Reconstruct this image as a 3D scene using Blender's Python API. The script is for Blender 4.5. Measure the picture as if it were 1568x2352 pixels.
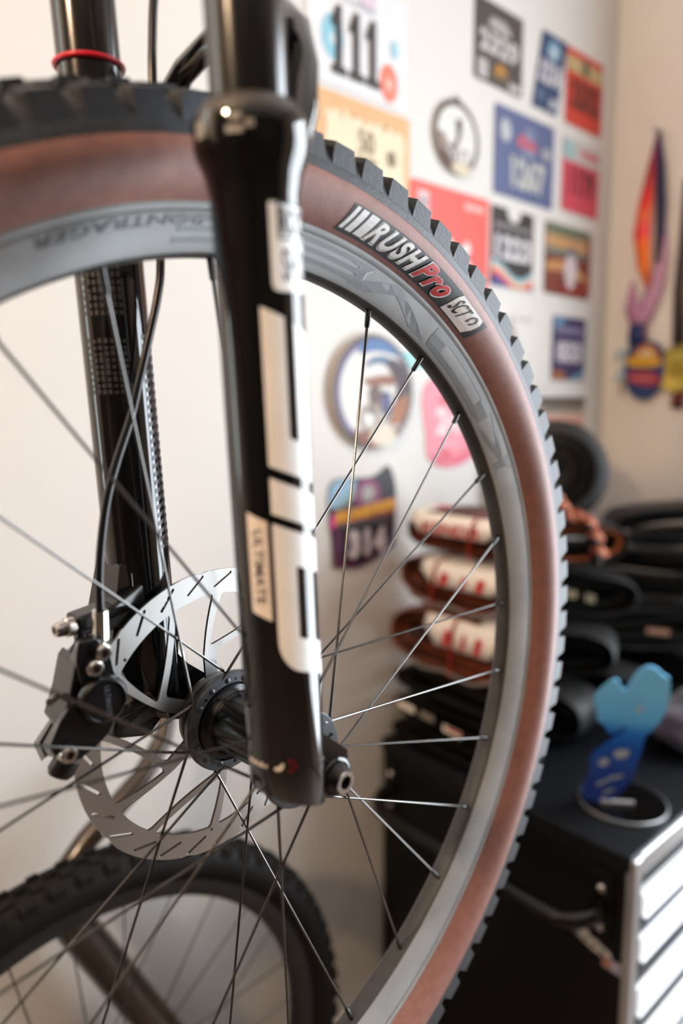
import bpy, bmesh, math, random
from mathutils import Vector, Matrix

for _o in list(bpy.data.objects):
    bpy.data.objects.remove(_o, do_unlink=True)
D = bpy.data
SC = bpy.context.scene
COL = SC.collection
RND = random.Random(7)
PI = math.pi

# ------------------------------------------------------------------ camera
CAM_H = 1.225
_cx = Vector((0.754755, -0.655946, -0.008922))
_cy = -Vector((-0.100051, -0.101660, -0.989775))
_cz = -Vector((0.648332, 0.747931, -0.142356))
cam_d = D.cameras.new('camera')
cam = D.objects.new('camera', cam_d)
COL.objects.link(cam)
m = Matrix.Identity(4)
for i in range(3):
    m[i][0], m[i][1], m[i][2] = _cx[i], _cy[i], _cz[i]
m[2][3] = CAM_H
cam.matrix_world = m
cam_d.sensor_fit = 'HORIZONTAL'
cam_d.sensor_width = 24.0
cam_d.lens = 1609.33 / 1568.0 * 24.0
cam_d.clip_start = 0.01
cam_d.dof.use_dof = True
cam_d.dof.focus_distance = 0.485
cam_d.dof.aperture_fstop = 2.3
SC.camera = cam

# ------------------------------------------------------------------ world, lights, exposure
world = D.worlds.new('world')
SC.world = world
world.use_nodes = True
wn = world.node_tree.nodes
bg = wn['Background']
bg.inputs[0].default_value = (0.75, 0.87, 1.0, 1)
bg.inputs[1].default_value = 1.2


def area_light(name, loc, direction, sx, sy, power, color):
    l = D.lights.new(name, 'AREA')
    l.shape = 'RECTANGLE'
    l.size, l.size_y, l.energy, l.color = sx, sy, power, color
    o = D.objects.new(name, l)
    COL.objects.link(o)
    o.location = loc
    o.rotation_euler = Vector(direction).to_track_quat('-Z', 'Y').to_euler()
    return o


# daylight entering by the window in the right wall and by the garden window at the far end of the white wall
area_light('daylight_right_window', (1.70, -0.21, 1.20), (-1, 0, 0), 0.98, 1.80, 29, (0.88, 0.945, 1.0))
area_light('daylight_garden_window', (-0.60, 0.96, 1.55), (0, -1, 0), 0.24, 1.10, 1.3, (0.90, 1.0, 0.88))

SC.view_settings.view_transform = 'Standard'
SC.view_settings.look = 'None'
SC.view_settings.exposure = 1.0
SC.view_settings.gamma = 1.0
SC.view_settings.use_curve_mapping = False


# ------------------------------------------------------------------ materials
def pmat(name, col, rough=0.5, metal=0.0, var=0.0, vscale=40.0, bump=0.0, bscale=300.0, coat=0.0,
         spec=0.5, stretch=None, trans=0.0, col2=None, aniso=0.0, sheen=0.0):
    mt = D.materials.new(name)
    mt.use_nodes = True
    nt = mt.node_tree
    b = nt.nodes['Principled BSDF']
    b.inputs['Base Color'].default_value = (*col, 1)
    b.inputs['Roughness'].default_value = rough
    b.inputs['Metallic'].default_value = metal
    b.inputs['Specular IOR Level'].default_value = spec
    b.inputs['Coat Weight'].default_value = coat
    b.inputs['Coat Roughness'].default_value = 0.04
    if trans:
        b.inputs['Transmission Weight'].default_value = trans
    if sheen:
        b.inputs['Sheen Weight'].default_value = sheen
    if aniso:
        b.inputs['Anisotropic'].default_value = aniso
    if var or bump or col2:
        tc = nt.nodes.new('ShaderNodeTexCoord')
        mp = nt.nodes.new('ShaderNodeMapping')
        nt.links.new(tc.outputs['Object'], mp.inputs['Vector'])
        if stretch:
            mp.inputs['Scale'].default_value = stretch
        if var or col2:
            n = nt.nodes.new('ShaderNodeTexNoise')
            n.inputs['Scale'].default_value = vscale
            n.inputs['Detail'].default_value = 4
            nt.links.new(mp.outputs[0], n.inputs['Vector'])
            r = nt.nodes.new('ShaderNodeValToRGB')
            r.color_ramp.elements[0].position = 0.35
            r.color_ramp.elements[1].position = 0.65
            c2 = col2 if col2 else tuple(min(1, c * (1 + var)) for c in col)
            c1 = col if col2 else tuple(c * (1 - var) for c in col)
            r.color_ramp.elements[0].color = (*c1, 1)
            r.color_ramp.elements[1].color = (*c2, 1)
            nt.links.new(n.outputs['Fac'], r.inputs['Fac'])
            nt.links.new(r.outputs['Color'], b.inputs['Base Color'])
        if bump:
            n2 = nt.nodes.new('ShaderNodeTexNoise')
            n2.inputs['Scale'].default_value = bscale
            n2.inputs['Detail'].default_value = 3
            nt.links.new(mp.outputs[0], n2.inputs['Vector'])
            bp = nt.nodes.new('ShaderNodeBump')
            bp.inputs['Strength'].default_value = bump
            bp.inputs['Distance'].default_value = 0.001
            nt.links.new(n2.outputs['Fac'], bp.inputs['Height'])
            nt.links.new(bp.outputs['Normal'], b.inputs['Normal'])
    return mt


def srgb(r, g, b):
    f = lambda c: (c / 255 / 12.92) if c <= 10 else ((c / 255 + 0.055) / 1.055) ** 2.4
    return (f(r), f(g), f(b))


_flat = {}


def flat(r, g, b, rough=0.55):
    """a printed colour, given as it looks on paper"""
    k = (r, g, b, rough)
    if k not in _flat:
        _flat[k] = pmat('print_%d_%d_%d' % (r, g, b), tuple(c * .69 for c in srgb(r, g, b)), rough, var=0.03, vscale=60)
    return _flat[k]


M = dict(
    gloss_black=pmat('gloss_black_paint', (0.0030, 0.0030, 0.0034), 0.07, coat=0.4, bump=0.004, bscale=60),
    black_ano=pmat('black_anodised', (0.008, 0.008, 0.009), 0.16, metal=0.0, spec=0.7, var=0.1),
    satin_black=pmat('satin_black', (0.012, 0.012, 0.013), 0.38, var=0.15),
    hose=pmat('hose_rubber', (0.010, 0.010, 0.011), 0.28, var=0.1),
    rubber=pmat('tread_rubber', (0.022, 0.0255, 0.032), 0.52, var=0.25, vscale=90, bump=0.25, bscale=500),
    rubber2=pmat('old_tread_rubber', (0.0045, 0.0037, 0.0032), 0.66, spec=0.18, var=0.25, vscale=70, bump=0.25, bscale=400),
    casing=pmat('tan_casing', srgb(138, 93, 82), 0.50, var=0.10, vscale=120, bump=0.35, bscale=1400),
    rim=pmat('grey_rim', (0.30, 0.303, 0.305), 0.42, var=0.10, vscale=26, bump=0.05, bscale=500),
    rim_bed=pmat('rim_bed', (0.035, 0.034, 0.033), 0.5, var=0.2),
    rim_letter=pmat('rim_letter', (0.195, 0.205, 0.215), 0.38, var=0.06),
    rim2=pmat('dark_rim', (0.014, 0.013, 0.0125), 0.42, spec=0.3, var=0.15),
    spoke=pmat('steel_spoke', (0.12, 0.116, 0.112), 0.26, metal=1.0),
    spoke2=pmat('blackish_spoke', (0.055, 0.05, 0.048), 0.30, metal=0.8),
    nipple=pmat('black_nipple', (0.008, 0.008, 0.009), 0.18, spec=0.6),
    hub=pmat('hub_alloy', (0.075, 0.080, 0.088), 0.40, metal=0.6, var=0.2, vscale=120),
    hub_gloss=pmat('hub_gloss', (0.004, 0.0045, 0.006), 0.20, spec=0.4),
    steel=pmat('brushed_steel', (0.60, 0.60, 0.59), 0.36, metal=1.0, aniso=0.75),
    carrier=pmat('rotor_carrier', (0.10, 0.10, 0.10), 0.40, metal=0.85, var=0.15),
    silver=pmat('bright_alloy', (0.72, 0.71, 0.68), 0.22, metal=1.0, var=0.06),
    chrome=pmat('polished_alloy', (0.70, 0.70, 0.70), 0.12, metal=1.0),
    bolt=pmat('bolt_titanium', (0.62, 0.58, 0.54), 0.25, metal=1.0),
    white=pmat('decal_white', (0.88, 0.87, 0.86), 0.35, var=0.03),
    cream=pmat('decal_cream', (0.70, 0.63, 0.57), 0.4, var=0.03),
    ink=pmat('decal_black', (0.012, 0.012, 0.014), 0.4),
    ink_grey=pmat('decal_grey', (0.10, 0.105, 0.12), 0.4),
    decal_red=pmat('decal_red', srgb(206, 62, 66), 0.4),
    dark_red=pmat('decal_dark_red', srgb(112, 8, 24), 0.35),
    ring_red=pmat('o_ring_red', srgb(206, 22, 44), 0.32),
    stealth=pmat('stealth_grey', (0.0085, 0.0085, 0.009), 0.30),
    spec_ink=pmat('spec_print_grey', (0.030, 0.030, 0.032), 0.4),
    caliper=pmat('caliper_black', (0.006, 0.006, 0.0065), 0.24, spec=0.45, var=0.1),
    rotor_edge=pmat('rotor_cut_edge', (0.05, 0.035, 0.028), 0.5, metal=0.6),
    bronze=pmat('bronze_paint', (0.030, 0.017, 0.009), 0.30, var=0.25, vscale=30, coat=0.3),
    wall=pmat('white_wall_paint', (0.60, 0.582, 0.56), 0.75, var=0.015, vscale=3, bump=0.06, bscale=180),
    wall_r=pmat('warm_wall_paint', (0.735, 0.685, 0.638), 0.75, var=0.015, vscale=3, bump=0.06, bscale=180),
    dark_wall=pmat('wall_dark_for_reflections', (0.045, 0.040, 0.036), 0.8, var=0.05, vscale=3),  # unseen walls coloured dark so the glossy fork reflects little light
    ceiling=pmat('ceiling_paint', (0.90, 0.885, 0.87), 0.8, var=0.01),
    floor=pmat('oak_floor', (0.19, 0.145, 0.115), 0.5, col2=(0.14, 0.10, 0.078), vscale=8, stretch=(1, 8, 1)),
    chest=pmat('black_powder_coat', (0.0026, 0.0023, 0.0023), 0.42, spec=0.25, var=0.2, bump=0.1, bscale=600),
    chest_top=pmat('black_top_mat', (0.0035, 0.0042, 0.006), 0.5, var=0.2, spec=0.25),
    handle=pmat('handle_gloss', (0.004, 0.0036, 0.0033), 0.14, spec=0.4),
    drawer=pmat('drawer_white', (0.86, 0.87, 0.89), 0.25),
    drawer_gap=pmat('drawer_recess', (0.018, 0.020, 0.028), 0.4, spec=0.3),
    trim=pmat('grey_trim', (0.42, 0.42, 0.43), 0.30, metal=0.7),
    brown=pmat('brown_tyre_wall', srgb(108, 50, 27), 0.55, var=0.25, vscale=35),
    dark_brown=pmat('dark_brown_rubber', srgb(66, 32, 18), 0.6, var=0.3, vscale=35),
    orange_rub=pmat('orange_brown_wall', srgb(170, 96, 62), 0.55, var=0.2, vscale=50),
    black_rub=pmat('black_rubber', (0.013, 0.0125, 0.0125), 0.55, spec=0.35, var=0.35, vscale=60, bump=0.4, bscale=120),
    jet=pmat('jet_rubber', (0.003, 0.003, 0.003), 0.5, spec=0.25, var=0.2),
    grey_bead=pmat('grey_bead', (0.16, 0.13, 0.12), 0.5),
    card=pmat('white_card', (0.80, 0.76, 0.71), 0.5, var=0.03),
    strap=pmat('red_strap', srgb(160, 40, 26), 0.45),
    cloth=pmat('mauve_cloth', srgb(72, 64, 74), 0.85, var=0.2, vscale=20, sheen=0.3, bump=0.3, bscale=250),
    window_frame=pmat('window_frame_white', (0.75, 0.75, 0.75), 0.4, var=0.01),
    glass=pmat('window_glass', (1, 1, 1), 0.0, trans=1.0, var=0.0),
    wood=pmat('plaque_wood', srgb(150, 98, 60), 0.55, col2=srgb(106, 62, 36), vscale=30, stretch=(1, 1, 9)),
)


_nt = M['steel'].node_tree
_tg = _nt.nodes.new('ShaderNodeTangent')
_tg.direction_type = 'RADIAL'
_tg.axis = 'X'
_nt.links.new(_tg.outputs[0], _nt.nodes['Principled BSDF'].inputs['Tangent'])


# ------------------------------------------------------------------ object helpers
def link(o, parent=None):
    COL.objects.link(o)
    if parent is not None:
        o.parent = parent
    return o


def mesh_obj(name, verts, faces, mat, parent=None, smooth=False, sharp=None):
    me = D.meshes.new(name)
    me.from_pydata([tuple(v) for v in verts], [], [tuple(f) for f in faces])
    mats = mat if isinstance(mat, (list, tuple)) else [mat]
    for mt in mats:
        me.materials.append(mt)
    bm = bmesh.new()
    bm.from_mesh(me)
    bmesh.ops.recalc_face_normals(bm, faces=bm.faces)
    bm.to_mesh(me)
    bm.free()
    if smooth:
        me.polygons.foreach_set('use_smooth', [True] * len(me.polygons))
        me.set_sharp_from_angle(angle=math.radians(sharp if sharp else 40))
    return link(D.objects.new(name, me), parent)


def tag(o, label, cat, group=None):
    o['label'] = label
    o['category'] = cat
    if group:
        o['group'] = group
    return o


def struct(o):
    o['kind'] = 'structure'
    return o


def empty(name, loc=(0, 0, 0), rotz=0.0):
    o = D.objects.new(name, None)
    o.empty_display_size = 0.05
    o.location = loc
    o.rotation_euler = (0, 0, rotz)
    return link(o)


def share(src, name, parent, mat4=None):
    o = D.objects.new(name, src.data)
    link(o, parent)
    if mat4 is not None:
        o.matrix_local = mat4
    return o


class MB:
    """collects solids into one mesh"""

    def __init__(self):
        self.v, self.f = [], []

    def add(self, v, f):
        n = len(self.v)
        self.v += [Vector(p) for p in v]
        self.f += [tuple(i + n for i in q) for q in f]
        return self

    def box(self, a, b):
        (x0, y0, z0), (x1, y1, z1) = a, b
        v = [(x0, y0, z0), (x1, y0, z0), (x1, y1, z0), (x0, y1, z0), (x0, y0, z1), (x1, y0, z1), (x1, y1, z1), (x0, y1, z1)]
        return self.add(v, [(0, 3, 2, 1), (4, 5, 6, 7), (0, 1, 5, 4), (1, 2, 6, 5), (2, 3, 7, 6), (3, 0, 4, 7)])

    def sweep(self, pts, radii, n=16, cap=True, flat=(1, 1), up=None):
        """tube through points; radii a number or list; flat scales the two section axes"""
        pts = [Vector(p) for p in pts]
        if not isinstance(radii, (list, tuple)):
            radii = [radii] * len(pts)
        rings = []
        t0 = (pts[1] - pts[0]).normalized()
        ref = Vector(up) if up else (Vector((0, 0, 1)) if abs(t0.z) < 0.9 else Vector((1, 0, 0)))
        u = (ref - t0 * ref.dot(t0)).normalized()
        for i, p in enumerate(pts):
            if i == 0:
                t = t0
            elif i == len(pts) - 1:
                t = (pts[i] - pts[i - 1]).normalized()
            else:
                t = ((pts[i + 1] - pts[i]).normalized() + (pts[i] - pts[i - 1]).normalized()).normalized()
            u = (u - t * u.dot(t)).normalized()
            w = t.cross(u)
            rings.append([p + u * (math.cos(2 * PI * k / n) * radii[i] * flat[0]) + w * (math.sin(2 * PI * k / n) * radii[i] * flat[1]) for k in range(n)])
        v = [q for r in rings for q in r]
        f = []
        for i in range(len(rings) - 1):
            for k in range(n):
                k2 = (k + 1) % n
                f.append((i * n + k, i * n + k2, (i + 1) * n + k2, (i + 1) * n + k))
        if cap:
            f.append(tuple(range(n - 1, -1, -1)))
            f.append(tuple((len(rings) - 1) * n + k for k in range(n)))
        return self.add(v, f)

    def lathe(self, prof, n=64, org=(0, 0, 0), ax=(1, 0, 0), e1=(0, 1, 0), e2=(0, 0, 1), cap=False, closed=False):
        """profile of (along axis, radius)"""
        org, ax, e1, e2 = Vector(org), Vector(ax), Vector(e1), Vector(e2)
        v = []
        for (a, r) in prof:
            for k in range(n):
                t = 2 * PI * k / n
                v.append(org + ax * a + e1 * (r * math.cos(t)) + e2 * (r * math.sin(t)))
        f = []
        L = len(prof)
        for i in range(L if closed else L - 1):
            j = (i + 1) % L
            for k in range(n):
                k2 = (k + 1) % n
                f.append((i * n + k, i * n + k2, j * n + k2, j * n + k))
        if cap:
            f.append(tuple(range(n)))
            f.append(tuple((L - 1) * n + k for k in range(n - 1, -1, -1)))
        return self.add(v, f)

    def loft(self, A, B):
        n = len(A)
        v = list(A) + list(B)
        f = [tuple(range(n)), tuple(range(2 * n - 1, n - 1, -1))]
        f += [(k, (k + 1) % n, n + (k + 1) % n, n + k) for k in range(n)]
        return self.add(v, f)

    def build(self, name, mat, parent=None, smooth=False, sharp=None, bevel=0.0, seg=2):
        o = mesh_obj(name, self.v, self.f, mat, parent, smooth, sharp)
        if bevel:
            md = o.modifiers.new('bevel', 'BEVEL')
            md.width = bevel
            md.segments = seg
            md.limit_method = 'ANGLE'
            md.angle_limit = math.radians(35)
            md.harden_normals = False
        return o


def chaikin(pts, it=2):
    for _ in range(it):
        q = []
        for i in range(len(pts)):
            a, b = Vector(pts[i]), Vector(pts[(i + 1) % len(pts)])
            q += [a * 0.75 + b * 0.25, a * 0.25 + b * 0.75]
        pts = q
    return pts


def curve_mesh(polys, extrude=0.0):
    """filled 2D outlines with holes -> (verts, faces)"""
    cu = D.curves.new('tmp', 'CURVE')
    cu.dimensions = '2D'
    cu.fill_mode = 'BOTH' if extrude else 'FRONT'
    cu.extrude = extrude
    for p in polys:
        s = cu.splines.new('POLY')
        s.points.add(len(p) - 1)
        for i, q in enumerate(p):
            s.points[i].co = (q[0], q[1], 0, 1)
        s.use_cyclic_u = True
    ob = D.objects.new('tmp', cu)
    me = D.meshes.new_from_object(ob)
    v = [x.co.copy() for x in me.vertices]
    f = [tuple(p.vertices) for p in me.polygons]
    D.objects.remove(ob)
    D.meshes.remove(me)
    D.curves.remove(cu)
    return v, f


_txt = {}


def text2d(body, bold=0.0, shear=0.0, space=None):
    """letters filling the unit square"""
    k = (body, bold, shear, space)
    if k not in _txt:
        cu = D.curves.new('tmp', 'FONT')
        cu.body = body
        cu.size = 1.0
        cu.resolution_u = 4
        cu.fill_mode = 'FRONT'
        cu.offset = bold
        cu.shear = shear
        cu.space_character = space if space else 1.0 + 1.6 * bold
        ob = D.objects.new('tmp', cu)
        me = D.meshes.new_from_object(ob)
        v = [x.co.copy() for x in me.vertices]
        f = [tuple(p.vertices) for p in me.polygons]
        D.objects.remove(ob)
        D.meshes.remove(me)
        D.curves.remove(cu)
        x0, x1 = min(p.x for p in v), max(p.x for p in v)
        y0, y1 = min(p.y for p in v), max(p.y for p in v)
        v = [((p.x - x0) / (x1 - x0), (p.y - y0) / (y1 - y0)) for p in v]
        _txt[k] = (v, f)
    return _txt[k]


def slice2d(v, f, step, axis=0):
    """cut a flat mesh into narrow columns so that it can be bent"""
    bm = bmesh.new()
    bv = [bm.verts.new((p[0], p[1], 0)) for p in v]
    for q in f:
        try:
            bm.faces.new([bv[i] for i in q])
        except ValueError:
            pass
    lo, hi = min(p[axis] for p in v), max(p[axis] for p in v)
    k = math.floor(lo / step) + 1
    no = (1, 0, 0) if axis == 0 else (0, 1, 0)
    while k * step < hi:
        co = (k * step, 0, 0) if axis == 0 else (0, k * step, 0)
        bmesh.ops.bisect_plane(bm, geom=bm.verts[:] + bm.edges[:] + bm.faces[:], plane_co=co, plane_no=no)
        k += 1
    bm.verts.index_update()
    v2 = [(q.co.x, q.co.y) for q in bm.verts]
    f2 = [tuple(q.index for q in g.verts) for g in bm.faces]
    bm.free()
    return v2, f2


def text_on(name, body, fn, mat, parent, bold=0.0, shear=0.0, slices=0):
    """letters laid on a surface by fn(u, v)"""
    v, f = text2d(body, bold, shear)
    if slices:
        v, f = slice2d(v, f, 1.0 / slices)
    return mesh_obj(name, [fn(p[0], p[1]) for p in v], f, mat, parent)


def poly_on(name, polys, fn, mat, parent, step=None, axis=0):
    v, f = curve_mesh(polys)
    v = [(p.x, p.y) for p in v]
    if step:
        v, f = slice2d(v, f, step, axis)
    return mesh_obj(name, [fn(p[0], p[1]) for p in v], f, mat, parent)


def rect(x0, y0, x1, y1):
    return [(x0, y0), (x1, y0), (x1, y1), (x0, y1)]


def disc(cx, cy, rx, ry=None, n=36):
    ry = ry or rx
    return [(cx + rx * math.cos(2 * PI * k / n), cy + ry * math.sin(2 * PI * k / n)) for k in range(n)]


def round_rect(x0, y0, x1, y1, r, n=4):
    p = []
    for cx, cy, a in ((x1 - r, y1 - r, 0), (x0 + r, y1 - r, 90), (x0 + r, y0 + r, 180), (x1 - r, y0 + r, 270)):
        for k in range(n + 1):
            t = math.radians(a + 90 * k / n)
            p.append((cx + r * math.cos(t), cy + r * math.sin(t)))
    return p


# ------------------------------------------------------------------ the room
WALL_Y, WALL_X = 0.900, 1.638
RX0, RY0, RZ1 = -2.3, -2.4, 2.55
T = 0.08
struct(MB().box((RX0 - T, RY0 - T, -0.06), (WALL_X + T, WALL_Y + T, 0)).build('floor', M['floor']))
struct(MB().box((RX0 - T, RY0 - T, RZ1), (WALL_X + T, WALL_Y + T, RZ1 + T)).build('ceiling', M['ceiling']))
GX0, GX1, GZ0, GZ1 = -0.77, -0.43, 0.95, 2.15
b = MB()
b.box((RX0 - T, WALL_Y, 0), (GX0, WALL_Y + T, RZ1)).box((GX1, WALL_Y, 0), (WALL_X + T, WALL_Y + T, RZ1))
b.box((GX0, WALL_Y, 0), (GX1, WALL_Y + T, GZ0)).box((GX0, WALL_Y, GZ1), (GX1, WALL_Y + T, RZ1))
struct(b.build('wall_left', M['wall']))
# right wall with its window opening
WY0, WY1, WZ0, WZ1 = -0.75, 0.33, 0.25, 2.15
b = MB()
b.box((WALL_X, RY0 - T, 0), (WALL_X + T, WY0, RZ1)).box((WALL_X, WY1, 0), (WALL_X + T, WALL_Y, RZ1))
b.box((WALL_X, WY0, 0), (WALL_X + T, WY1, WZ0)).box((WALL_X, WY0, WZ1), (WALL_X + T, WY1, RZ1))
struct(b.build('wall_right', M['wall_r']))
b = MB()
for a0, a1, c0, c1 in ((WY0, WY0 + .05, WZ0, WZ1), (WY1 - .05, WY1, WZ0, WZ1), (WY0 + .05, WY1 - .05, WZ0, WZ0 + .05),
                       (WY0 + .05, WY1 - .05, WZ1 - .05, WZ1), ((WY0 + WY1) / 2 - .02, (WY0 + WY1) / 2 + .02, WZ0 + .05, WZ1 - .05)):
    b.box((WALL_X + .01, a0, c0), (WALL_X + .05, a1, c1))
struct(b.build('window_1', M['window_frame'], bevel=.003))
# walls behind the photographer
struct(MB().box((RX0, RY0 - T, 0), (WALL_X, RY0, RZ1)).build('wall_behind', M['dark_wall']))
struct(MB().box((RX0 - T, RY0 - T, 0), (RX0, WALL_Y, RZ1)).build('wall_rear', M['dark_wall']))
b = MB()
for a0, a1, c0, c1 in ((GX0, GX0 + .04, GZ0, GZ1), (GX1 - .04, GX1, GZ0, GZ1), (GX0 + .04, GX1 - .04, GZ0, GZ0 + .04), (GX0 + .04, GX1 - .04, GZ1 - .04, GZ1)):
    b.box((a0, WALL_Y + .01, c0), (a1, WALL_Y + .05, c1))
struct(b.build('window_2', M['window_frame'], bevel=.003))
struct(MB().box((RX0, WALL_Y - .014, 0), (WALL_X, WALL_Y, .09)).build('baseboard_left', M['window_frame'], bevel=.004))
struct(MB().box((WALL_X - .014, RY0, 0), (WALL_X, WALL_Y - .014, .09)).build('baseboard_right', M['window_frame'], bevel=.004))

# warm globe lamp over the room
lamp = tag(empty('pendant_lamp', (-1.00, 0.12, RZ1)), 'warm white globe lamp hanging from the ceiling', 'lamp')
MB().lathe([(0, .001), (0, .05), (-.025, .05), (-.03, .001)], 32, ax=(0, 0, 1), e1=(1, 0, 0), e2=(0, 1, 0)).build('canopy', M['satin_black'], lamp, True)
MB().sweep([(0, 0, -.02), (0, 0, -.52)], .004, 8).build('cord', M['satin_black'], lamp, True)
MB().sweep([(0, 0, -.50), (0, 0, -.55)], .016, 16).build('socket', M['satin_black'], lamp, True)
bulb_m = D.materials.new('lamp_globe')
bulb_m.use_nodes = True
bb = bulb_m.node_tree.nodes['Principled BSDF']
bb.inputs['Emission Color'].default_value = (1.0, 0.70, 0.44, 1)
bb.inputs['Emission Strength'].default_value = 270
MB().lathe([(-.600 + .06 * math.cos(RAD0), max(.0005, .06 * math.sin(RAD0))) for RAD0 in [PI * k / 16 for k in range(17)]], 32, ax=(0, 0, 1), e1=(1, 0, 0), e2=(0, 1, 0)).build('globe', bulb_m, lamp, True)

# ------------------------------------------------------------------ mountain bike in the foreground
# local frame: X along the axle (towards the drive side), Y forward, Z up, origin at the hub centre
bike = empty('mountain_bike')
mw = Matrix(((0.0727758, 0.9973463, 0.0019905, 0.2375215), (-0.9969735, 0.0728031, -0.0272684, 0.3593291),
             (-0.0273409, 0.0, 0.9996262, CAM_H - 0.2057798), (0, 0, 0, 1)))
bike.matrix_world = mw
tag(bike, 'black suspension fork mountain bike with tan wall front tyre and disc brake', 'bicycle')


def pol(x, r, a):
    return Vector((x, r * math.cos(a), r * math.sin(a)))


RAD = math.radians
# --- rim
rim_prof = [(.0147, .3178), (.0153, .3168), (.0153, .3150), (.0149, .3142), (.0141, .3134), (.0139, .3126), (.0142, .3118), (.0128, .3060), (.0098, .2995),
            (.0070, .2948), (.0056, .2932), (.0040, .2921), (.0015, .2913), (-.0018, .2911), (-.0050, .2914), (-.0075, .2922), (-.0092, .2935),
            (-.0110, .2962), (-.0138, .3060), (-.0152, .3130), (-.0153, .3168), (-.0147, .3178), (-.0125, .3178), (-.0120, .3100), (0, .3060), (.0120, .3100), (.0125, .3178)]
rv = MB().lathe(rim_prof, 180, closed=True)
rim = mesh_obj('rim', rv.v, rv.f, [M['rim'], M['rim_bed']], bike, True, 25)
for p in rim.data.polygons:
    c = p.center
    if math.hypot(c.y, c.z) < .2936 and c.x < .0058:
        p.material_index = 1
    if abs(math.hypot(c.y, c.z) - .3130) < .0006 and c.x > .013:
        p.material_index = 1

SIDE = [(.2932, .0056), (.2948, .0070), (.2995, .0098), (.3060, .0128), (.3118, .0142)]


def rim_x(r):
    for (r0, x0), (r1, x1) in zip(SIDE, SIDE[1:]):
        if r <= r1:
            return x0 + (x1 - x0) * (r - r0) / (r1 - r0)
    return SIDE[-1][1]


def rim_fn(a0, a1, rt, rb):
    """u runs with the angle from a0 to a1, v from radius rb (foot of the letters) to rt (head)"""
    def fn(u, v):
        a, r = RAD(a0 + (a1 - a0) * u), rb + (rt - rb) * v
        return pol(rim_x(r) + .00025, r, a)
    return fn


for body, a0, a1 in (('K', 30.2, 42.2), ('V', 59.8, 76.6)):
    text_on('rim_lettering', body, rim_fn(a0, a1, .2962, .3112), M['rim_letter'], rim, .02, 0, 10)


def stretched(name, outer, inner, a0, a1):
    poly_on(name, [chaikin(outer, 2)] + ([chaikin(i, 2) for i in inner]), rim_fn(a0, a1, .2962, .3112), M['rim_letter'], rim, .1)


stretched('rim_lettering', [(0, .05), (.06, 0), (.94, 0), (1, .05), (1, .95), (.94, 1), (.06, 1), (0, .95)],
          [[(.17, .28), (.22, .25), (.78, .25), (.83, .28), (.83, .72), (.78, .75), (.22, .75), (.17, .72)]], 41.0, 59.2)
E_out = [(0, 0), (1.0, 0), (1.0, .20), (.30, .20), (.20, .28), (.20, .38), (.28, .41), (.95, .41), (.95, .59), (.28, .59), (.20, .62), (.20, .72), (.30, .80), (1.0, .80), (1.0, 1), (.2, 1), (.06, .92), (0, .8)]
for a0, a1 in ((73.0, 86.5), (88.0, 101.5)):
    poly_on('rim_lettering', [E_out], rim_fn(a0, a1, .2975, .3105), M['rim_letter'], rim, .1)
text_on('rim_lettering', 'BONTRAGER', rim_fn(97.6, 115.0, .3060, .3108), M['ink_grey'], rim, .01, .25, 24)

# --- tyre
TY = [(.3166, .0147), (.3195, .0188), (.3225, .0222), (.3262, .0252), (.3300, .0273), (.3340, .0286), (.3385, .0288), (.3420, .0281), (.3445, .0272)]


def ty_x(r):
    if r <= TY[0][0]:
        return TY[0][1]
    for (r0, x0), (r1, x1) in zip(TY, TY[1:]):
        if r <= r1:
            return x0 + (x1 - x0) * (r - r0) / (r1 - r0)
    return TY[-1][1]


wall_prof = [(x, r) for r, x in TY]
tr_prof = [(.0274, .3443), (.0271, .3470), (.0262, .3510), (.0245, .3555), (.0215, .3595), (.0170, .3632), (.0115, .3658), (.005, .3672)]
full = [(.0120, .3150)] + wall_prof + [(x - .0004, r - .0002) for x, r in tr_prof]
full = full + [(0, .3672)] + [(-x, r) for x, r in reversed(full)]
tyre = MB().lathe(full, 200).build('tyre', M['casing'], bike, True, 60)
tp = tr_prof + [(0, .3676)] + [(-x, r) for x, r in reversed(tr_prof)]
MB().lathe(tp, 200).build('tread_base', M['rubber'], tyre, True, 60)

NK = 88
K0 = RAD(83.75)


def knob_block(x0, x1, r0b, r1b, r0t, r1t, a_lead, a_trail, rake=0.0):
    """wedge block: x from inner to outer edge, base and top radii, angular extent"""
    v = []
    for x, rb, rt in ((x0, r0b, r0t), (x1, r1b, r1t)):
        v += [pol(x, rb, a_lead), pol(x, rb, -a_trail), pol(x, rt, a_lead - rake), pol(x, rt, -a_trail * .80)]
    return v, [(0, 1, 3, 2), (4, 6, 7, 5), (0, 4, 5, 1), (2, 3, 7, 6), (0, 2, 6, 4), (1, 5, 7, 3)]


def knob_ring(name, blk, ang0, parent, individually=True):
    v, f = blk
    first = None
    if individually:
        for k in range(NK):
            if first is None:
                first = mesh_obj(name, v, f, M['rubber'], parent)
                o = first
            else:
                o = share(first, name, parent)
            o.matrix_local = Matrix.Rotation(ang0 - 2 * PI * k / NK, 4, 'X')
    else:
        b = MB()
        for k in range(NK):
            R_ = Matrix.Rotation(ang0 - 2 * PI * k / NK, 3, 'X')
            b.add([R_ @ q for q in v], f)
        o = b.build(name, M['rubber'], parent)
        o['kind'] = 'stuff'


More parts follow.
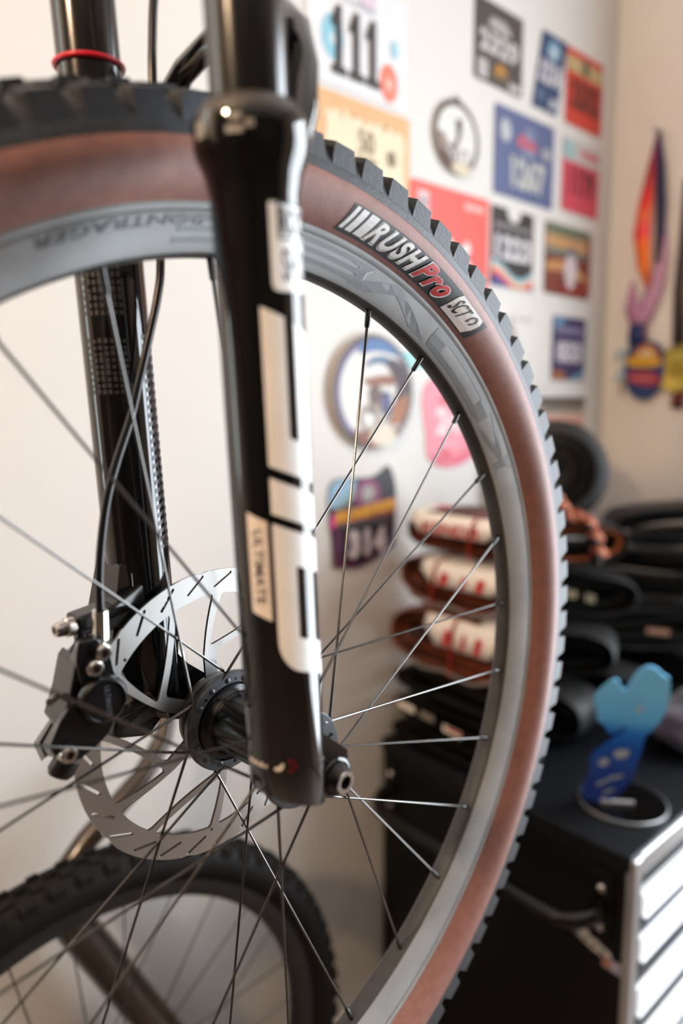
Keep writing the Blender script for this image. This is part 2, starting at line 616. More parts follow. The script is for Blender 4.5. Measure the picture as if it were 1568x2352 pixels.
dA = 2 * PI / NK
knob_ring('side_knob', knob_block(.0165, .0264, .3600, .3505, .3668, .3634, 0, dA * .82, dA * .05), K0, tyre)
knob_ring('inner_knob', knob_block(.0060, .0150, .3655, .3640, .3712, .3690, 0, dA * .52, dA * .05), K0 - dA * .45, tyre)
knob_ring('centre_knob', knob_block(-.0055, .0055, .3665, .3665, .3730, .3730, 0, dA * .55, dA * .05), K0 - dA * .1, tyre)
v_, f_ = knob_block(.0165, .0264, .3600, .3505, .3668, .3634, 0, dA * .82, dA * .05)
knob_ring('far_side_knobs', ([Vector((-q.x, q.y, q.z)) for q in v_], f_), K0 - dA * .5, tyre, False)
v_, f_ = knob_block(.0060, .0150, .3655, .3640, .3712, .3690, 0, dA * .52, dA * .05)
knob_ring('far_inner_knobs', ([Vector((-q.x, q.y, q.z)) for q in v_], f_), K0 - dA * .95, tyre, False)

# tyre label: u along the label (angle falls from left to right), v outwards
LA0, LA1, LR0, LR1 = 80.9, 53.9, .3188, .3346


def lab_fn(off, a0=LA0, a1=LA1, r0=LR0, r1=LR1):
    def fn(u, v):
        r = r0 + (r1 - r0) * v
        a = RAD(a0 + (a1 - a0) * u) - (v - .5) * .020      # slanted ends
        return pol(ty_x(r) + off, r, a)
    return fn


label_black = pmat('label_black', (0.020, 0.022, 0.026), .5, var=.2, bump=.3, bscale=1500)


def grid_on(name, fn, mat, parent, nu, nv):
    v = [fn(i / nu, j / nv) for j in range(nv + 1) for i in range(nu + 1)]
    f = [(j * (nu + 1) + i, j * (nu + 1) + i + 1, (j + 1) * (nu + 1) + i + 1, (j + 1) * (nu + 1) + i) for j in range(nv) for i in range(nu)]
    return mesh_obj(name, v, f, mat, parent, True)


patch = grid_on('label_patch', lab_fn(.0004), label_black, tyre, 54, 8)


def cut_both(v, f, su, sv):
    v, f = slice2d(v, f, su, 0)
    return slice2d(v, f, sv, 1)


def label_text(body, a0, a1, r0, r1, mat, off, bold=0.0, shear=.30, space=None):
    v, f = text2d(body, bold, shear, space)
    v, f = cut_both(v, f, .25 / max(1, len(body)), .25)
    fn = lab_fn(off, a0, a1, r0, r1)
    return mesh_obj('label_lettering', [fn(*p) for p in v], f, mat, tyre)


for u0, u1 in ((.012, .032), (.046, .080), (.094, .142)):
    sv, sf = cut_both(*[[(0, 0), (1, 0), (1, 1), (0, 1)], [(0, 1, 2, 3)]], .5, .25)
    fn = lab_fn(.0007, LA0 + (LA1 - LA0) * u0, LA0 + (LA1 - LA0) * u1, .3204, .3334)
    mesh_obj('label_stripe', [fn(*p) for p in sv], sf, M['white'], tyre)
label_text('RUSH', 77.05, 68.15, .3199, .3334, M['white'], .0006, .058, .22, 1.22)
label_text('RUSH', 76.92, 68.28, .3204, .3329, M['ink'], .0008, .042, .22, 1.22)
label_text('RUSH', 76.87, 68.33, .3206, .3327, M['white'], .0010, .034, .22, 1.22)
label_text('Pro', 68.05, 61.75, .3194, .3332, M['white'], .0012, .070, .22, 1.18)
label_text('Pro', 67.85, 61.95, .3200, .3326, M['decal_red'], .0014, .046, .22, 1.18)
sv, sf = curve_mesh([[(0, 0), (.93, 0), (1, .35), (1, .72), (.94, 1), (.06, 1), (0, .70)]])
sv, sf = cut_both([(p.x, p.y) for p in sv], sf, .08, .25)
fn = lab_fn(.0007, 60.55, 54.75, .3192, .3340)
mesh_obj('label_box', [fn(*p) for p in sv], sf, M['white'], tyre)
label_text('SCT', 60.05, 57.2, .3216, .3318, M['ink'], .0010, .012, .2)
om = [[(.5 + .42 * math.cos(t), .58 + .42 * math.sin(t)) for t in [RAD(-55 + 290 * k / 20) for k in range(21)]] +
      [(.5 + .24 * math.cos(t), .58 + .26 * math.sin(t)) for t in [RAD(235 - 290 * k / 20) for k in range(21)]]]
sv, sf = curve_mesh(om)
fn = lab_fn(.0010, 56.8, 55.35, .3214, .3318)
mesh_obj('label_lettering', [fn(p.x, p.y) for p in sv], sf, M['ink_grey'], tyre)

# --- spokes and nipples
TH0 = 1.2225618
NS = 28
nip = None
for k in range(NS):
    a = TH0 - 2 * PI * k / NS
    near = k % 2 == 0
    j = k // 2
    sgn = (-1 if j % 2 == 0 else 1) if near else (1 if j % 2 == 0 else -1)
    h = a + sgn * RAD(51.43)
    P = pol(0, .2915, a)
    Q = pol(.043, .025, h) if near else pol(-.029, .029, h)
    Q = Q + Vector(((.0012 if sgn > 0 else -.0012), 0, 0))
    d = (Q - P).normalized()
    b = MB().sweep([P + d * .004, P + d * .055, Q - d * .055, Q - d * .002, Q], [.00100, .00085, .00085, .00105, .00105], 8)
    # elbow through the flange hole
    b.sweep([Q, Q - Vector((.004 * (1 if sgn > 0 else -1), 0, 0))], .00105, 8)
    b.build('spoke', M['spoke'], rim, True)
    nb = MB().sweep([P - d * .002, P + d * .001, P + d * .0115, P + d * .0125], [.0022, .0021, .0019, .0015], 10)
    nb.build('nipple', M['nipple'], rim, True)

# --- hub
hub = MB().lathe([(-.0420, .012), (-.0420, .0190), (-.0325, .0190), (-.0318, .0335), (-.0305, .0342), (-.0278, .0342), (-.0268, .0335), (-.0262, .0270)], 72).build('hub_flange', M['hub'], bike, True, 30)
MB().lathe([(-.0264, .0252), (-.0246, .0215), (-.0200, .0198), (-.005, .0190), (.015, .0184), (.032, .0182), (.0395, .0200), (.0405, .0215)], 72).build('hub_shell', M['hub_gloss'], hub, True, 50)
MB().lathe([(.0405, .0200), (.0405, .0290), (.0412, .0297), (.0442, .0297), (.0448, .0290), (.0448, .0180), (.0520, .0150), (.0545, .0145), (.0545, .009)], 72).build('hub_flange', M['hub'], hub, True, 30)
riv = None
for k in range(14):
    a = TH0 - 2 * PI / NS - RAD(51.43) + 2 * PI * (k + .5) / 14
    c = pol(-.0266, .0292, a)
    v = MB().lathe([(0, .0020), (.0005, .0019), (.0009, .0012), (.0010, .0003)], 12, org=c)
    v.build('rivet', M['hub'], hub, True)
    a2 = TH0 - 2 * PI / NS - RAD(51.43) + 2 * PI * k / 14
    MB().lathe([(0, .0019), (.0002, .0017), (.0001, .0003)], 12, org=pol(-.0267, .0290, a2)).build('spoke_hole', M['jet'], hub)
axle = MB().lathe([(-.080, .0065), (.0700, .0065), (.0700, .0098), (.0755, .0090), (.0790, .0070), (.0800, .0066), (.0800, .0039), (.0720, .0037), (.0720, .0005)], 40).build('axle', M['satin_black'], bike, True, 35)
MB().lathe([(.0800, .0066), (.0806, .0064), (.0806, .0040), (.0800, .0039)], 40).build('axle_face', M['silver'], axle, True, 30)
MB().lathe([(.0785, .0038), (.0730, .0037), (.0730, .0003)], 6).build('hex_socket', M['jet'], axle)

# --- brake rotor
RX = -.0458


def rp(r, deg):
    return (r * math.cos(RAD(deg)), r * math.sin(RAD(deg)))


outer = []
for k in range(360):
    d_ = (k - 92) % 40
    dip = math.exp(-((d_ - 3) / 3.0) ** 2) + math.exp(-((d_ - 43) / 3.0) ** 2)
    step = -.0008 * (d_ / 40)
    outer.append(rp(.1012 + step - .0014 * dip, k))
polys = [outer]
for k in range(27):
    o1 = 201.85 + 13.3333 * k
    a_in, a_out = o1 + 7.7, o1
    p_in, p_out = Vector(rp(.0897, a_in)), Vector(rp(.0979, a_out))
    t_ = (p_out - p_in).normalized()
    n_ = Vector((-t_.y, t_.x))
    w_ = .00098
    sl = []
    for q in range(7):
        th = -PI / 2 + PI * q / 6
        sl.append(p_out + t_ * (w_ * math.cos(th)) + n_ * (w_ * math.sin(th)))
    for q in range(7):
        th = PI / 2 + PI * q / 6
        sl.append(p_in + t_ * (w_ * math.cos(th)) + n_ * (w_ * math.sin(th)))
    polys.append(sl)
def seg(p, q, n, bow=0.0):
    p, q = Vector(p), Vector(q)
    t_ = q - p
    n_ = Vector((-t_.y, t_.x))
    return [p + t_ * (k / n) + n_ * (bow * math.sin(PI * k / n)) for k in range(n + 1)]


RI = .0842
for k in range(6):
    b0 = 60 * k
    # wide window between a strong and a slender arm
    w = [Vector(rp(RI, b0 + 30.2 + (50.6 - 30.2) * q / 8)) for q in range(9)]
    w += seg(rp(RI, b0 + 50.6), rp(.0450, b0 + 89.5), 6, .03)[1:]
    w += seg(rp(.0450, b0 + 89.5), rp(.0275, b0 + 86.0), 3)[1:]
    w += [Vector(rp(.0275, b0 + 86.0 + (46.0 - 86.0) * q / 6)) for q in range(1, 7)]
    w += seg(rp(.0275, b0 + 46.0), rp(.0430, b0 + 41.5), 3)[1:]
    w += seg(rp(.0430, b0 + 41.5), rp(RI, b0 + 30.2), 6, .03)[1:-1]
    polys.append([tuple(p) for p in chaikin(w, 1)])
    # narrow window inside the V of two arms
    w = [Vector(rp(RI, b0 + 53.6 + (85.6 - 53.6) * q / 10)) for q in range(11)]
    w += seg(rp(RI, b0 + 85.6), rp(.0490, b0 + 95.0), 6, -.03)[1:]
    w += seg(rp(.0490, b0 + 95.0), rp(RI, b0 + 53.6), 6, -.03)[1:-1]
    polys.append([tuple(p) for p in chaikin(w, 1)])
polys.append([rp(.0180, 6 * k) for k in range(60)])
for ang in (-93.8, -25, 60, 140):
    c_ = rp(.0860, ang)
    polys.append([(c_[0] + .0011 * math.cos(PI * q / 5), c_[1] + .0011 * math.sin(PI * q / 5)) for q in range(10)])
rv_, rf_ = curve_mesh(polys, .0010)
rotor = mesh_obj('brake_rotor', [(RX + p.z, p.x, p.y) for p in rv_], rf_, [M['steel'], M['rotor_edge'], M['carrier']], bike)
for p in rotor.data.polygons:
    rr_ = math.hypot(p.center.y, p.center.z)
    if abs(p.normal.x) < .5:
        p.material_index = 1 if rr_ < .0985 else 0
cb = MB().lathe([(RX - .0030, .0170), (RX - .0030, .0262), (RX - .0016, .0280), (RX + .0016, .0280), (RX + .0030, .0262), (RX + .0030, .0170)], 72, closed=True)
cb.build('rotor_carrier', M['carrier'], rotor, True, 30)
for k in range(6):
    c = pol(RX + .0022, .0220, RAD(20 + 60 * k))
    MB().lathe([(0, .0035), (.002, .0033), (.0026, .0020), (.0014, .0018), (.0014, .0002)], 14, org=c).build('rotor_bolt', M['bolt'], rotor, True)

# --- fork
PHI = .0647
FU = Vector((0, -math.sin(PHI), math.cos(PHI)))
FW = Vector((0, math.cos(PHI), math.sin(PHI)))


def F(x, t, s):
    return Vector((x, -.0331, 0)) + FW * t + FU * s


XN, XF = .0696, -.0713
LEG = [(.028, .0200), (.060, .0203), (.200, .0203), (.290, .0203), (.304, .0206), (.3125, .0222), (.3195, .0252), (.3235, .0260), (.3325, .0262), (.3350, .0255), (.3355, .0200)]


def leg_bottom(b, x0, side):
    n = 48
    ringA, ringB, ringC = [], [], []
    for k in range(n):
        al = 2 * PI * k / n
        xx, tt = math.cos(al), math.sin(al)
        s0 = .0035 - .0095 * tt
        ringA.append(F(x0 + side * .0200 * xx, .0200 * tt, .028))
        ringB.append(F(x0 + side * .0198 * xx, .0198 * tt, s0 + .0012))
        ringC.append(F(x0 + side * .0186 * xx, .0186 * tt, s0))
    v = ringA + ringB + ringC
    f = [(i * n + k, i * n + (k + 1) % n, (i + 1) * n + (k + 1) % n, (i + 1) * n + k) for i in range(2) for k in range(n)]
    f.append(tuple(2 * n + k for k in range(n)))
    b.add(v, f)


fb = MB()
for x0, side in ((XN, 1), (XF, -1)):
    fb.lathe(LEG, 64, org=F(x0, 0, 0), ax=FU, e1=Vector((1, 0, 0)), e2=FW)
    leg_bottom(fb, x0, side)
    # drop-out: web from the leg to the axle eye
    s_ = 1 if side > 0 else -1
    xi, xo = x0 - s_ * .0140, x0 + s_ * .0030
    fb.loft([F(xi, .004, .058), F(xi, .022, .034), F(xi, .046, .012), F(xi, .046, -.006), F(xi, .036, -.012), F(xi, .006, -.001)],
            [F(xo, .004, .056), F(xo, .021, .033), F(xo, .043, .011), F(xo, .043, -.004), F(xo, .034, -.010), F(xo, .006, -.001)])
    fb.lathe([(-.016, .002), (-.016, .0118), (-.014, .0124), (.0015, .0124), (.0040, .0112), (.0044, .0100), (-.003, .0098), (-.003, .002)], 40, org=(x0, 0, 0), ax=(s_, 0, 0))
# far leg flares out into the caliper mount
fb.loft([F(-.088, -.004, .118), F(-.088, -.020, .112), F(-.088, -.036, .060), F(-.088, -.020, .020), F(-.088, .010, .002), F(-.088, .016, .060)],
        [F(-.058, -.004, .118), F(-.058, -.020, .112), F(-.056, -.032, .060), F(-.056, -.018, .024), F(-.056, .010, .004), F(-.056, .016, .060)])
# bosses and arch in front of the tyre
arch_half = [(.0690, .016, .322), (.0680, .026, .344), (.0640, .034, .366), (.0560, .0395, .385), (.0420, .0435, .3985), (.0200, .0465, .4065)]
arch_pts = arch_half + [(0, .047, .4085)] + [(-x - (.0017 if i < 2 else 0), t, s_) for i, (x, t, s_) in list(enumerate(arch_half))[::-1]]
arch_r = [.0135, .0125, .0105, .0092, .0086, .0082, .0082, .0082, .0086, .0092, .0105, .0125, .0135]
fb.sweep([F(*p) for p in arch_pts], arch_r, 20, flat=(.78, 1.15), up=FU)
fork = fb.build('fork_lowers', M['gloss_black'], bike, True, 50)

for x0 in (XN, XF):
    MB().lathe([(.3345, .0245), (.3368, .0242), (.3395, .0222), (.3418, .0206), (.3424, .0188), (.3424, .0176), (.3345, .0176)], 56, org=F(x0, 0, 0), ax=FU, e1=Vector((1, 0, 0)), e2=FW).build('dust_seal', pmat('seal_rubber', (0.035, 0.028, 0.024), .32), fork, True, 40)
    MB().lathe([(.320, .0175), (.500, .0175)], 56, org=F(x0, 0, 0), ax=FU, e1=Vector((1, 0, 0)), e2=FW, cap=True).build('stanchion', M['black_ano'], bike, True)
oring = MB()
oc = F(XF, 0, .3985)
oring.v = []
n1, n2 = 48, 10
for i in range(n1):
    t = 2 * PI * i / n1
    for j in range(n2):
        q = 2 * PI * j / n2
        rr = .0187 + .0013 * math.cos(q)
        oring.v.append(F(XF + rr * math.cos(t), rr * math.sin(t), .3985 + .0013 * math.sin(q)))
oring.f = [(i * n2 + j, ((i + 1) % n1) * n2 + j, ((i + 1) % n1) * n2 + (j + 1) % n2, i * n2 + (j + 1) % n2) for i in range(n1) for j in range(n2)]
oring.build('travel_o_ring', M['ring_red'], bike, True)
# crown and steerer above the picture
cb = MB()
for x0 in (XN, XF):
    cb.lathe([(.478, .012), (.478, .0235), (.482, .0245), (.516, .0245), (.520, .0235), (.520, .012)], 40, org=F(x0, 0, 0), ax=FU, e1=Vector((1, 0, 0)), e2=FW)
cb.sweep([F(XF, 0, .50), F(-.03, -.012, .508), F(0, -.018, .512), F(.03, -.012, .508), F(XN, 0, .50)], [.018, .021, .026, .021, .018], 20)
cb.build('fork_crown', M['gloss_black'], bike, True, 50)
MB().sweep([F(0, -.018, .51), F(0, -.018, .70)], [.026, .022], 28).build('head_tube', M['satin_black'], bike, True)


# decals on the legs: coordinates are degrees round the leg (0 = outwards, + = forward) and metres along it
def leg_fn(off, x0=XN, side=1, r=.0203):
    def fn(al, s):
        a = RAD(al)
        rr = r + off
        return F(x0 + side * rr * math.cos(a), rr * math.sin(a), s)
    return fn


def decal(name, polys, mat, off=.00018, slant=0.0, a_ref=-40.6):
    fn0 = leg_fn(off)
    return poly_on(name, polys, lambda a, s: fn0(a, s - slant * (a - a_ref)), mat, fork, 5.0)


def decal_text(body, a0, a1, s0, s1, mat, off=.00035, along=False, bold=0.0, slant=0.0):
    """upright letters (along=False) run round the leg; along=True runs down the leg"""
    v, f = text2d(body, bold, 0)
    v, f = slice2d(v, f, (5.0 / abs(a1 - a0)), 1 if along else 0)
    fn0 = leg_fn(off)
    if along:
        fn = lambda u, w: fn0(a0 + (a1 - a0) * w, s1 + (s0 - s1) * u - slant * (a1 - a0) * w)
    else:
        fn = lambda u, w: fn0(a0 + (a1 - a0) * u, s0 + (s1 - s0) * w)
    return mesh_obj('decal_lettering', [fn(*p) for p in v], f, mat, fork)


SL = .000158
# S
decal('decal_letter', [[(-40.6, .1847), (-40.6, .2556), (-10, .2556), (-10, .2017), (5, .2017), (5, .2556), (80, .2556), (80, .1847), (50, .1847), (50, .2386), (35, .2386), (35, .1847)]], M['white'], slant=SL)
# I
decal('decal_letter', [rect(-40.6, .1623, 80, .1792)], M['white'], slant=SL)
# D
dout = [(-40.6, .1575), (-40.6, .098)] + [(-40.6 + 26 * (1 - math.cos(t)), .098 - .012 * math.sin(t)) for t in [RAD(15 * q) for q in range(1, 7)]]
dout += [(80 - 26 * (1 - math.cos(t)), .098 - .012 * math.sin(t)) for t in [RAD(90 - 15 * q) for q in range(0, 6)]] + [(80, .098), (80, .1575)]
decal('decal_letter', [dout, rect(-10, .1038, 50, .1403)], M['white'], slant=SL)
# maker's sticker
decal('decal_sticker', [[(-23.5, .2650), (-21, .2627), (-15, .2618), (54, .2618), (60, .2627), (62, .2650), (62, .2998), (60, .3021), (54, .3030), (-15, .3030), (-21, .3021), (-23.5, .2998)]], M['white'])
decal('decal_frame', [rect(-12.8, .2836, 52, .2992), rect(-10.2, .2845, 49.5, .2983)], M['ink'], .00030)
decal_text('ROCK', -8.5, 48, .2856, .2973, M['ink'], .00030, bold=.03)
decal_text('SHOX', -8.5, 50, .2663, .2800, M['ink_grey'], .00030, bold=.01)
# ULTIMATE strip
decal('decal_strip', [[(-75.5, .1629), (-47.4, .1584), (-47.4, .1092), (-75.5, .1137)]], M['cream'])
decal_text('ULTIMATE', -68.5, -54.5, .1178, .1545, M['ink'], .00030, along=True, bold=.015)
# small marks near the drop-out
for q in range(11):
    decal('decal_print', [rect(-106 + 3.5 * q, .0299, -103.8 + 3.5 * q, .0299 + .0012 + .0009 * (q % 3))], M['cream'])
decal('decal_mark', [chaikin([(-58, .0292), (-57, .0312), (-50, .0314), (-46, .0334), (-43, .0334), (-44, .0306), (-49, .0290)], 2)], M['cream'])
decal('decal_mark', [[(-39, .0352), (-31, .0352), (-24, .0316), (-31, .0280), (-39, .0280), (-33, .0316)], [(-36, .0343), (-31.5, .0343), (-27, .0316), (-31.5, .0290), (-36, .0290), (-31, .0316)]], M['dark_red'])
# collar markings
fnc = leg_fn(.0003, r=.0262)
for a0, a1, s0, s1 in ((-100, -86, .3246, .3318), (-58, -47, .3290, .3318), (-62, -46, .3243, .3270), (-44, -36, .3262, .3292)):
    poly_on('collar_mark', [rect(a0, s0, a1, s1)], fnc, pmat('collar_print', (0.25, 0.24, 0.23), .5), fork, 4)
# far leg: specification text block and stealth stripes
fnf = leg_fn(.00025, XF, 1)
for i in range(7):
    for j, (s0, s1) in enumerate(((.262, .300), (.217, .250))):
        a_ = -78 + 10 * i
        for q in range(9):
            st = s0 + (s1 - s0) * q / 9
            poly_on('fork_spec_print', [rect(a_, st, a_ + 6, st + (s1 - s0) / 9 * (.45 + .4 * RND.random()))], fnf, M['spec_ink'], fork)
for q in range(26):
    s0 = .118 + q * .0052
    poly_on('fork_stripe', [[(18, s0), (52, s0 + .004), (52, s0 + .0065), (18, s0 + .0025)]], fnf, M['stealth'], fork, 5)

# --- brake caliper
near = [(-0.1027, 0.0802), (-0.0905, 0.0795), (-0.0835, 0.0715), (-0.0811, 0.0581), (-0.0773, 0.0501), (-0.0769, 0.0424), (-0.079, 0.036), (-0.083, 0.0267), (-0.0873, 0.0206),
        (-0.0935, 0.0163), (-0.1034, 0.0116), (-0.11, 0.0112), (-0.1192, 0.02), (-0.1215, 0.0256), (-0.1151, 0.0376), (-0.1062, 0.0481), (-0.1011, 0.0474), (-0.1042, 0.0693)]
far_fix = {0: (-0.0869, 0.0665), 12: (-0.1112, -0.0033), 13: (-0.1157, 0.0109), 14: (-0.0996, 0.0288), 15: (-0.1012, 0.0355), 16: (-0.0967, 0.0362), 17: (-0.0958, 0.0608)}
farl = [far_fix.get(i, (p[0] * .985, p[1] * .97)) for i, p in enumerate(near)]
cal = MB()
mid = [(.55 * a[0] + .45 * b_[0], .55 * a[1] + .45 * b_[1]) for a, b_ in zip(near, farl)]
A_ = [Vector((-.0270, *p)) for p in near]
B_ = [Vector((-.0430, .62 * near[i][0] + .38 * farl[i][0], .62 * near[i][1] + .38 * farl[i][1])) for i in range(len(near))]
cal.loft(A_, B_)
inner_r = lambda y, z: math.hypot(y, z)
# outer half and the bridge behind the rotor edge
C_ = [Vector((-.0490, .5 * near[i][0] + .5 * farl[i][0], .5 * near[i][1] + .5 * farl[i][1])) for i in range(len(near))]
D_ = [Vector((-.0660, *p)) for p in farl]
cal.loft(C_, D_)


def radial(p, r):
    k = r / math.hypot(p[0], p[1])
    return (p[0] * k, p[1] * k)


bridge_a = [(-.1145, .030), (-.108, .048), (-.1035, .066), (-.1000, .070), (-.0985, .062), (-.1025, .045), (-.1075, .028)]
cal.loft([Vector((-.0300, *p)) for p in bridge_a], [Vector((-.0640, p[0] * .955, p[1] * .955)) for p in bridge_a])
caliper = cal.build('brake_caliper', M['caliper'], bike, False, bevel=.0012)
# piston cover with its lettering
pc = (-.0905, .0440)
MB().lathe([(0, .0145), (.0042, .0142), (.0062, .0130), (.0066, .0118), (.0052, .0112), (.0052, .0002)], 48, org=(-.0275, *pc)).build('piston_cover', M['caliper'], caliper, True, 35)
v, f = text2d('ULTIMATE', .01, 0)
mesh_obj('caliper_lettering', [(-.0221, -.0900 + .0008 * (1 - p[0]) - .0016 + .0032 * p[1] + (p[0]) * .0016, .0525 - .0180 * p[0]) for p in v], f, M['ink_grey'], caliper)
for (y, z), x in (((-.0892, .0716), -.0262), ((-.0946, .0637), -.0262), ((-.1120, .0185), -.0262)):
    bolt = MB().lathe([(-.004, .0052), (0, .0052), (.0026, .0049), (.0036, .0038), (.0036, .0024), (.0012, .0023), (.0012, .0002)], 24, org=(x, y, z)).build('caliper_bolt', M['bolt'], caliper, True, 35)
    MB().lathe([(.0016, .0023), (.0014, .0002)], 6, org=(x, y, z)).build('bolt_socket', M['dark_brown'], bolt)
# hose fitting
banj = MB().sweep([(-.0340, -.0853, .0935), (-.0345, -.0856, .0765)], .0047, 12).build('hose_fitting', M['silver'], caliper, True, 30)
MB().sweep([(-.0345, -.0856, .0770), (-.0330, -.0860, .0735), (-.0300, -.0870, .0700)], .0040, 12).build('banjo', M['satin_black'], caliper, True)
# mount bracket between caliper and fork leg with its crosswise bolt
br = MB()
br.loft([Vector(p) for p in ((-.0480, -.0930, .0870), (-.0480, -.0700, .0905), (-.0540, -.0440, .1000), (-.0540, -.0400, .0850), (-.0480, -.0700, .0745), (-.0480, -.0930, .0755))],
        [Vector(p) for p in ((-.0640, -.0930, .0870), (-.0640, -.0700, .0905), (-.0700, -.0440, .1000), (-.0700, -.0400, .0850), (-.0640, -.0700, .0745), (-.0640, -.0930, .0755))])
br.build('caliper_bracket', M['caliper'], caliper, False, bevel=.002, seg=3)
br = MB()
br.loft([Vector(p) for p in ((-.0500, -.0700, .0160), (-.0500, -.0450, .0200), (-.0560, -.0300, .0080), (-.0560, -.0450, -.0060), (-.0500, -.0740, .0040))],
        [Vector(p) for p in ((-.0640, -.0700, .0160), (-.0640, -.0450, .0200), (-.0700, -.0300, .0080), (-.0700, -.0450, -.0060), (-.0640, -.0740, .0040))])
br.build('lower_bracket', M['caliper'], caliper, False, bevel=.002, seg=3)
mb_ = MB().lathe([(0, .0055), (.0045, .0058), (.0050, .0050), (.0052, .0046), (.0095, .0044), (.0115, .0034), (.0115, .0022), (.0085, .0021), (.0085, .0002)], 24, org=(-.0540, -.0930, .0810), ax=Vector((.10, -1, 0)).normalized(), e1=(1, .10, 0), e2=(0, 0, 1)).build('mount_bolt', M['bolt'], caliper, True, 35)
MB().sweep([(-.0430, -.1050, .0060), (-.0430, -.1096, .0000), (-.0430, -.1110, -.0025)], [.0075, .0078, .0060], 20).build('bleed_cap', M['satin_black'], caliper, True)
MB().sweep([(-.0300, -.1185, .0495), (-.0440, -.1085, .0455)], .0022, 10).build('pad_pin', M['bolt'], caliper, True)
# hose
hp = [(-.050, -.0245, .470), (-.047, -.0311, .4331), (-.046, -.0332, .4124), (-.045, -.0345, .3918), (-.0435, -.0345, .345), (-.0435, -.0338, .2925), (-.0435, -.0364, .2728), (-.043, -.0421, .2524), (-.042, -.0508, .2246),
      (-.041, -.0580, .2020), (-.040, -.0684, .1773), (-.039, -.0760, .1552), (-.037, -.0816, .1308), (-.0355, -.0843, .1112), (-.0345, -.0852, .0938)]


def smooth_path(p, n=4):
    p = [Vector(q) for q in p]
    out = []
    for i in range(len(p) - 1):
        a, b_, c, d_ = p[max(0, i - 1)], p[i], p[i + 1], p[min(len(p) - 1, i + 2)]
        for k in range(n):
            t = k / n
            out.append(.5 * ((2 * b_) + (c - a) * t + (2 * a - 5 * b_ + 4 * c - d_) * t * t + (3 * b_ - a - 3 * c + d_) * t ** 3))
    out.append(p[-1])
    return out


MB().sweep(smooth_path(hp), .0025, 14).build('brake_hose', M['hose'], bike, True)

# ------------------------------------------------------------------ second bike standing by the wall
bike2 = tag(empty('parked_bike', (0.245, 0.7375, 0.368)), 'bronze bike with black tyre parked below the front wheel, against the wall', 'bicycle')
P2 = [(.0145, .3140), (.0190, .3180), (.0250, .3260), (.0285, .3350), (.0275, .3440), (.0235, .3530), (.0160, .3590), (.007, .3618)]
P2 = P2 + [(0, .3622)] + [(-x, r) for x, r in reversed(P2)]
YAX = dict(ax=(0, -1, 0), e1=(1, 0, 0), e2=(0, 0, 1))
ty2 = MB().lathe(P2, 120, **YAX).build('tyre', M['rubber2'], bike2, True, 60)
rim2 = MB().lathe([(.0160, .3175), (.0160, .3130), (.0130, .2990), (.0105, .2935), (.004, .2915), (-.004, .2915), (-.0105, .2935), (-.0130, .2990), (-.0160, .3130), (-.0160, .3175), (0, .309)], 120, closed=True, **YAX).build('rim', M['rim2'], bike2, True, 30)
NK2 = 72
rows = [(.0180, .0265, .3560, .3470, .3615, .3570, .50, 0.0), (.0065, .0140, .3595, .3580, .3660, .3635, .42, .5), (-.0035, .0045, .3610, .3610, .3668, .3668, .40, .05), (-.0140, -.0060, .3580, .3595, .3635, .3660, .42, .55)]
for (x0, x1, b0, b1, t0, t1, wd, ph) in rows:
    first = None
    for k in range(NK2):
        if first is None:
            v = []
            for x, rb, rt in ((x0, b0, t0), (x1, b1, t1)):
                for r, s_ in ((rb, 1), (rb, -1), (rt, .85), (rt, -.85)):
                    a = s_ * wd * PI / NK2
                    v.append((r * math.cos(a), -x, r * math.sin(a)))
            first = mesh_obj('tread_knob', v, [(0, 1, 3, 2), (4, 6, 7, 5), (0, 4, 5, 1), (2, 3, 7, 6), (0, 2, 6, 4), (1, 5, 7, 3)], M['rubber2'], ty2)
            o = first
        else:
            o = share(first, 'tread_knob', ty2)
        o.rotation_euler = (0, 2 * PI * (k + ph) / NK2, 0)
hub2 = MB().lathe([(-.05, .006), (-.05, .012), (-.032, .014), (-.031, .030), (-.027, .030), (-.025, .018), (.025, .018), (.027, .026), (.031, .026), (.033, .013), (.05, .012), (.05, .006)], 40, **YAX).build('hub', M['hub'], bike2, True, 35)
for k in range(28):
    a = 2 * PI * k / 28 + .05
    sg = 1 if (k // 2) % 2 == 0 else -1
    y = -.029 if k % 2 == 0 else .029
    h = a + sg * RAD(51)
    P = Vector((.293 * math.cos(a), 0, .293 * math.sin(a)))
    Q = Vector((.026 * math.cos(h), y, .026 * math.sin(h)))
    MB().sweep([P, Q], .001, 6).build('spoke', M['spoke2'], rim2, True)
# frame tubes behind the wheel (local coordinates)
o2 = Vector((0.245, 0.7375, 0.368))
fr = MB().sweep([Vector((.238, .815, .648)) - o2, Vector((.2749, .815, .5722)) - o2, Vector((.3624, .815, .3938)) - o2, Vector((.455, .815, .205)) - o2], [.0235, .024, .0245, .025], 24).build('down_tube', M['bronze'], bike2, True)
MB().sweep([Vector((.240, .815, .655)) - o2, Vector((.2845, .815, .7014)) - o2, Vector((.3621, .825, .7500)) - o2, Vector((.405, .845, .782)) - o2, Vector((.435, .860, .860)) - o2], [.0150, .0145, .0138, .0132, .0120], 18).build('seat_stay', M['bronze'], fr, True)
MB().sweep([Vector((.432, .850, .845)) - o2, Vector((.440, .868, .890)) - o2], [.014, .0145], 18).build('stay_cap', M['silver'], fr, True)

# ------------------------------------------------------------------ tool chest
CX0, CX1, CY0, CY1, CZ = 0.872, 1.610, 0.402, 0.894, 0.618
chest = tag(empty('tool_chest', ((CX0 + CX1) / 2, (CY0 + CY1) / 2, 0)), 'black rolling tool chest with white drawers and side push handle in the corner', 'tool chest')
co = Vector(chest.location)


def C(x, y, z):
    return Vector((x, y, z)) - co


